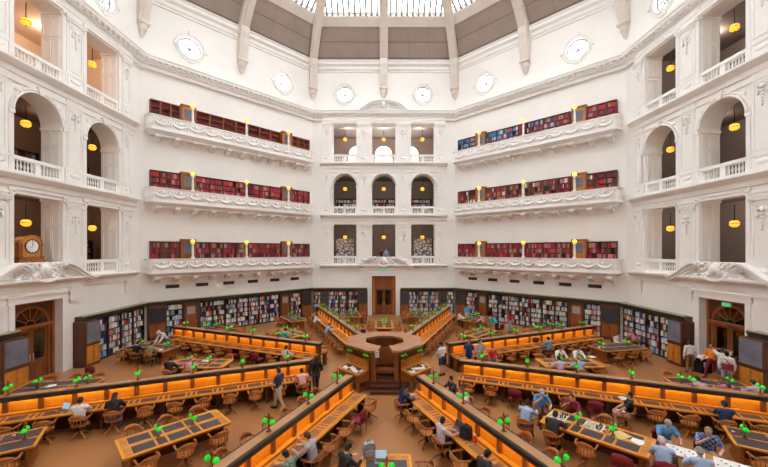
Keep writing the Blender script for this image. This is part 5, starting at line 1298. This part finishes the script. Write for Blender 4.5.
def backpack(px, py, rz, label, m, z=TOP):
    t = thing('backpack', label, 'bag', fl(px, py, z, r=0.2), radians(rz))
    mb = MB(); pr = [(-0.17, 0.0), (0.17, 0.0), (0.18, 0.25), (0.14, 0.36), (0, 0.40), (-0.14, 0.36), (-0.18, 0.25)]; mb.prism(pr, -0.08, 0.09); mb.build('body', m, t)
    mb = MB(); mb.prism([(-0.12, 0.02), (0.12, 0.02), (0.12, 0.18), (0.0, 0.21), (-0.12, 0.18)], -0.13, -0.08); mb.build('pocket', m, t)
    mb = MB(); mb.tube([(-0.05, 0.02, 0.39), (0, 0.02, 0.45), (0.05, 0.02, 0.39)], 0.012, 6); mb.build('handle', BLACK, t)
    for q in (-1, 1): mb = MB(); mb.tube([(q*0.1, 0.09, 0.34), (q*0.12, 0.15, 0.22), (q*0.11, 0.09, 0.05)], 0.018, 6); mb.build('strap', BLACK, t)
PC = []
def chess(px, py, rz, label, cream=True):
    P = fl(px, py, TOP); t = thing('chess_board', label, 'board game', P, rz)
    mb = MB(); mb.box(-0.27, 0.27, -0.27, 0.27, 0, 0.006); mb.build('mat', mat('cream board', (0.80, 0.77, 0.68), 0.6), t)
    mb = MB()
    for i in range(8):
        for j in range(8):
            if (i+j) % 2: mb.box(-0.24+0.06*i, -0.18+0.06*i, -0.24+0.06*j, -0.18+0.06*j, 0.006, 0.0075)
    mb.build('squares', mat('board green', (0.10, 0.14, 0.10), 0.6), t)
    if not PC:
        p = MB(); p.lathe([(0.020, 0), (0.020, 0.012), (0.010, 0.03), (0.008, 0.045), (0.016, 0.05), (0.006, 0.055)], 8); p.ell((0, 0, 0.065), 0.013, 7, 5); PC.append((p.mesh('chess_piece', BLACK), p.mesh('chess_piece', PAPER)))
    M = Matrix.Translation(P) @ Matrix.Rotation(rz, 4, 'Z')
    for c in (0, 1):
        cells = random.Random(int(px)+c).sample([(i, j) for i in range(8) for j in range(3)], 10)
        for n_, (i, j) in enumerate(cells):
            o = put('chess_piece', PC[0][c], None, M @ Vector((-0.21+0.06*i, (-0.21+0.06*j) if c else (0.21-0.06*j), 0.0077)), 0)
            tag(o, '%s chess piece standing on the %s' % ('white' if c else 'black', label.split(',')[0]), 'chess piece', '%s chess pieces on %s' % ('white' if c else 'black', label.split(',')[0]))
laptop(284.5, 437, 50, 'open laptop on near left desk row before the grey hooded reader', False); laptop(264, 458, 50, 'open laptop with pale keyboard on near left desk row, bottom', False)
laptop(465, 427, -60, 'open laptop before the reader in pale printed shirt, near right desks', False); laptop(64.5, 408.5, -12, 'laptop with bright screen before the white-shirted reader, lower left desks', True)
laptop(381, 462, 0, 'pale laptop on the near table beside the dark bag', True)
backpack(474, 436, -40, 'dark backpack lying on the near right desk row', CLOTH['black']); backpack(369, 456, 15, 'dark grey bag on the near table by its lamp', CLOTH['grey'])
bottle(478.5, 442, (0.75, 0.03, 0.03), 'red bottle on the near right desk row beside the backpack'); bottle(740.5, 403, (0.12, 0.25, 0.6), 'blue bottle on lower right desk row by reader in navy')
cup(14, 439, (0.75, 0.15, 0.55), 'pink cup on the near left outer table'); cup(733, 435, (0.62, 0.12, 0.6), 'magenta cup on the near right outer table'); cup(165.5, 391, (0.5, 0.2, 0.6), 'violet cup on the lower left desk row')
cup(265, 379, (0.85, 0.1, 0.3), 'crimson cup on the lower left desk row near the walking person'); cup(113, 399, (0.9, 0.15, 0.15), 'red cup beside the long-haired reader at lower left desks'); cup(291, 376, (0.7, 0.35, 0.6), 'mauve cup by the red check shirt reader')
cup(605, 433, (0.85, 0.12, 0.15), 'red cup on the near right inner table by its lamp'); cup(76.5, 402, (0.8, 0.8, 0.78), 'white cup on lower left desk row near the laptop'); cup(293, 440, (0.8, 0.3, 0.55), 'pink cup beside the laptop on near left desks')
cup(266, 371, (0.8, 0.5, 0.3), 'tan cup on lower left desk row'); cup(467, 405, (0.5, 0.2, 0.55), 'violet cup on the far side of near right desks'); 
papers(50, 386, 20, 'loose white papers on the left outer nearer table'); papers(80, 406, -10, 'white sheets on lower left desk row right of the laptop'); papers(159, 350, 0, 'white papers on the left outer farther table')
papers(620, 395, 10, 'white open papers on lower right desk row before the lounging person'); papers(637, 442, 30, 'white papers on the wall end of near right inner table'); papers(749, 405, 10, 'cream papers on the lower right desk row', n=2); papers(760, 409, 20, 'white papers beside the reader in navy, lower right desks')
papers(600, 347, 0, 'white papers on the right outer farther table'); papers(236, 375, 10, 'buff sheet on the lower left desk row', 0.2, 0.26, mat('buff paper', (0.7, 0.5, 0.25), 0.6), 2); papers(205, 384, 0, 'buff slip on the lower left desk row', 0.16, 0.2, mat('buff paper', (0.7, 0.5, 0.25), 0.6), 2)
open_book(725, 402, 10, 'open book held before the reader in navy shirt'); open_book(206, 361, 0, 'open book on the left inner table'); open_book(592, 357, 20, 'open book on the right inner table'); papers(620, 435, 35, 'yellow sheet on near right inner table', 0.5, 0.4, mat('yellow sheet', (0.75, 0.55, 0.22), 0.6), 1)
rz135 = -radians(135)
chess(558.5, 416, rz135, 'first cream chess board on the near right inner table, before the dark jacket'); chess(594, 426, rz135, 'second cream chess board on the near right inner table, between its lamps')
# small low table of white boards by the four players
P = fl(688, 452, 0.75) + Vector((0.25, -0.38, 0)); P.z = 0
t = thing('games_table', 'narrow timber table of white boards between the four seated players', 'table', P, radians(-42))
mb = MB(); mb.box(-1.0, 1.0, -0.33, 0.33, 0.70, 0.75); mb.box(-0.04, 0.04, -0.36, 0.36, 0.75, 0.753); mb.build('tabletop', WOOD, t)
for x in (-0.92, 0.92):
    for y in (-0.26, 0.26): mb = MB(); mb.box(x-0.03, x+0.03, y-0.03, y+0.03, 0, 0.70); mb.build('leg', WOODM, t)
for i, x in enumerate((-0.5, 0.5)):
    Q = Matrix.Translation(P) @ Matrix.Rotation(radians(-42), 4, 'Z') @ Vector((x, 0, 0.754))
    tt = thing('game_board', 'white game board on the narrow players\' table, %s one' % ('upper' if i == 0 else 'lower'), 'board game', Q, radians(-42))
    mb = MB(); mb.box(-0.42, 0.42, -0.3, 0.3, 0, 0.008); mb.build('board', PAPER, tt)
    mb = MB()
    for a in range(9):
        for b_ in range(4):
            if (a*7+b_*3) % 4 == 0: mb.lathe([(0.022, 0.008), (0.022, 0.02), (0, 0.021)], 8, (-0.34+0.085*a, -0.16+0.1*b_, 0))
    mb.build('counters', mat('dark green counter', (0.05, 0.09, 0.04), 0.5), tt)
# maroon chairs that stand empty
for px, py, rz, lab in ((510, 393, -20, 'empty maroon chair at lower right desk row, near the dais'), (236, 352, 170, 'maroon chair at the middle left desk row behind the left inner table'), (262, 352, 165, 'maroon chair at the middle left desk row, second towards dais'), (347, 408, 62, 'maroon chair tucked in at the near left desk row'),
                        (585, 405, 150, 'maroon chair on the far side of near right inner table'), (624, 452, -30, 'maroon chair with back to camera, near right inner table'), (86, 372, 180, 'maroon chair behind the left outer nearer table'), (366, 318, 90, 'red chair beside the far outer left table'), (500, 326, 30, 'maroon chair under the teal top, far right table')):
    P = fl(px, py, 0.65); P.z = 0; P = Vector(P); rr = radians(rz)
    near_ = sorted(((Vector(c) - P).length, i) for i, (c, r, l_, g) in enumerate(CHAIRS))[0]
    if near_[0] < 0.8: P = Vector(CHAIRS[near_[1]][0]); rr = CHAIRS[near_[1]][1]
    if any((P - q).length < 0.45 for q in TAKEN): continue
    TAKEN.append(P); maroon_chair(P, rr, lab)
# reception stand in the right doorway
P = fl(702, 372, 0.0)
t = thing('counter_stand', 'low black stand with white top beside the right doorway', 'stand', P, 0)
mb = MB(); mb.box(-0.3, 0.3, -0.25, 0.25, 0, 0.78); mb.build('body', BLACK, t); mb = MB(); mb.box(-0.36, 0.36, -0.3, 0.3, 0.78, 0.84); mb.build('top', PAPER, t); mb = MB(); mb.box(-0.14, 0.14, -0.258, -0.25, 0.35, 0.6); mb.build('notice_sheet', PAPER, t)
# people in the galleries
person('stand', wp(0, 0.25, 18.9, 4.985), radians(170), 'person in pale blue top in the central lowest gallery of the far wall', shirt='paleblue', trousers='jean')
person('stand', wp(0, -0.2, 19.2, 4.985), radians(200), 'person in dark maroon top in the central lowest far gallery', shirt='maroon', trousers='black', skin=1)
person('stand', wp(90, -0.75, 20.4, 4.985), radians(60), 'person in red top in the central lowest gallery of the right wall', shirt='red', trousers='black', scale=0.9)
person('stand', wp(90, 3.7, 18.9, 9.985), radians(80), 'person with blue top behind the far middle gallery balustrade, right wall', shirt='blue', trousers='black', scale=0.8)

# ------------------------------------------------------------------ place the chairs that show
for P, rz, lab, grp in CHAIRS:
    if not (inframe(P + Vector((0, 0, 0.7)), 6)): continue
    if hidden(P + Vector((0, 0, 0.86))): continue
    if any((Vector(P) - Vector(q)).length < 0.74 for q in TAKEN): continue
    TAKEN.append(Vector(P))
    chair(P, rz + random.uniform(-0.22, 0.22), lab, grp)

# ------------------------------------------------------------------ books: the 300 that show largest one by one, the rest as one mass
def book_area(b):
    M, sz, ci, desc = b
    p = M @ Vector((0, 0, sz[2]/2))
    if desc[2] is None or not inframe(p, -2) or hidden(p): return 0
    D = p.y - CY
    ax = M.to_3x3() @ Vector((1, 0, 0)); a = proj(p - ax*sz[0]/2); c = proj(p + ax*sz[0]/2)
    if 'balcony' in desc[2] and desc[1] > 2: return 0
    return abs(a[0]-c[0]) * sz[2]*F/D
rank = sorted(range(len(BOOKS)), key=lambda i: -book_area(BOOKS[i]))
solo = set(rank[:300])
def book_mesh(ci):
    mb = MB(); mb.box(-0.5, -0.40, -0.42, 0.5, 0, 1, 0); mb.box(0.40, 0.5, -0.42, 0.5, 0, 1, 0)
    mb.prism([(-0.5, -0.42), (-0.3, -0.49), (0, -0.52), (0.3, -0.49), (0.5, -0.42), (0.40, -0.36), (-0.40, -0.36)], 0, 1, 0, axis='z')
    mb.box(-0.40, 0.40, -0.36, 0.45, 0.03, 0.97, 1); return mb.mesh('book', [BM[ci], PAPER])
BKM = {}
SH = {1: 'top', 2: 'second', 3: 'third', 4: 'fourth', 5: 'fifth', 6: 'sixth', 7: 'seventh'}
def nth(n): return ORD[n-1] if n <= 16 else '%dth' % n
stuff = MB()
for i, (M, sz, ci, desc) in enumerate(BOOKS):
    if i in solo:
        if ci not in BKM: BKM[ci] = book_mesh(ci)
        o = bpy.data.objects.new('book', BKM[ci]); COL.objects.link(o)
        o.matrix_world = M; o.scale = sz
        tag(o, '%s book, %s from left, %s shelf, %s' % (NAMES[ci], nth(desc[0]), SH[desc[1]], desc[2]), 'book', 'shelved books')
    else:
        x, y, z = sz; stuff.box(-x/2, x/2, -y/2, y/2, 0, z, ci, M)
o = stuff.build('books', BM); tag(o, 'all the remaining books on the floor, balcony and gallery shelves', 'books', None, 'stuff')
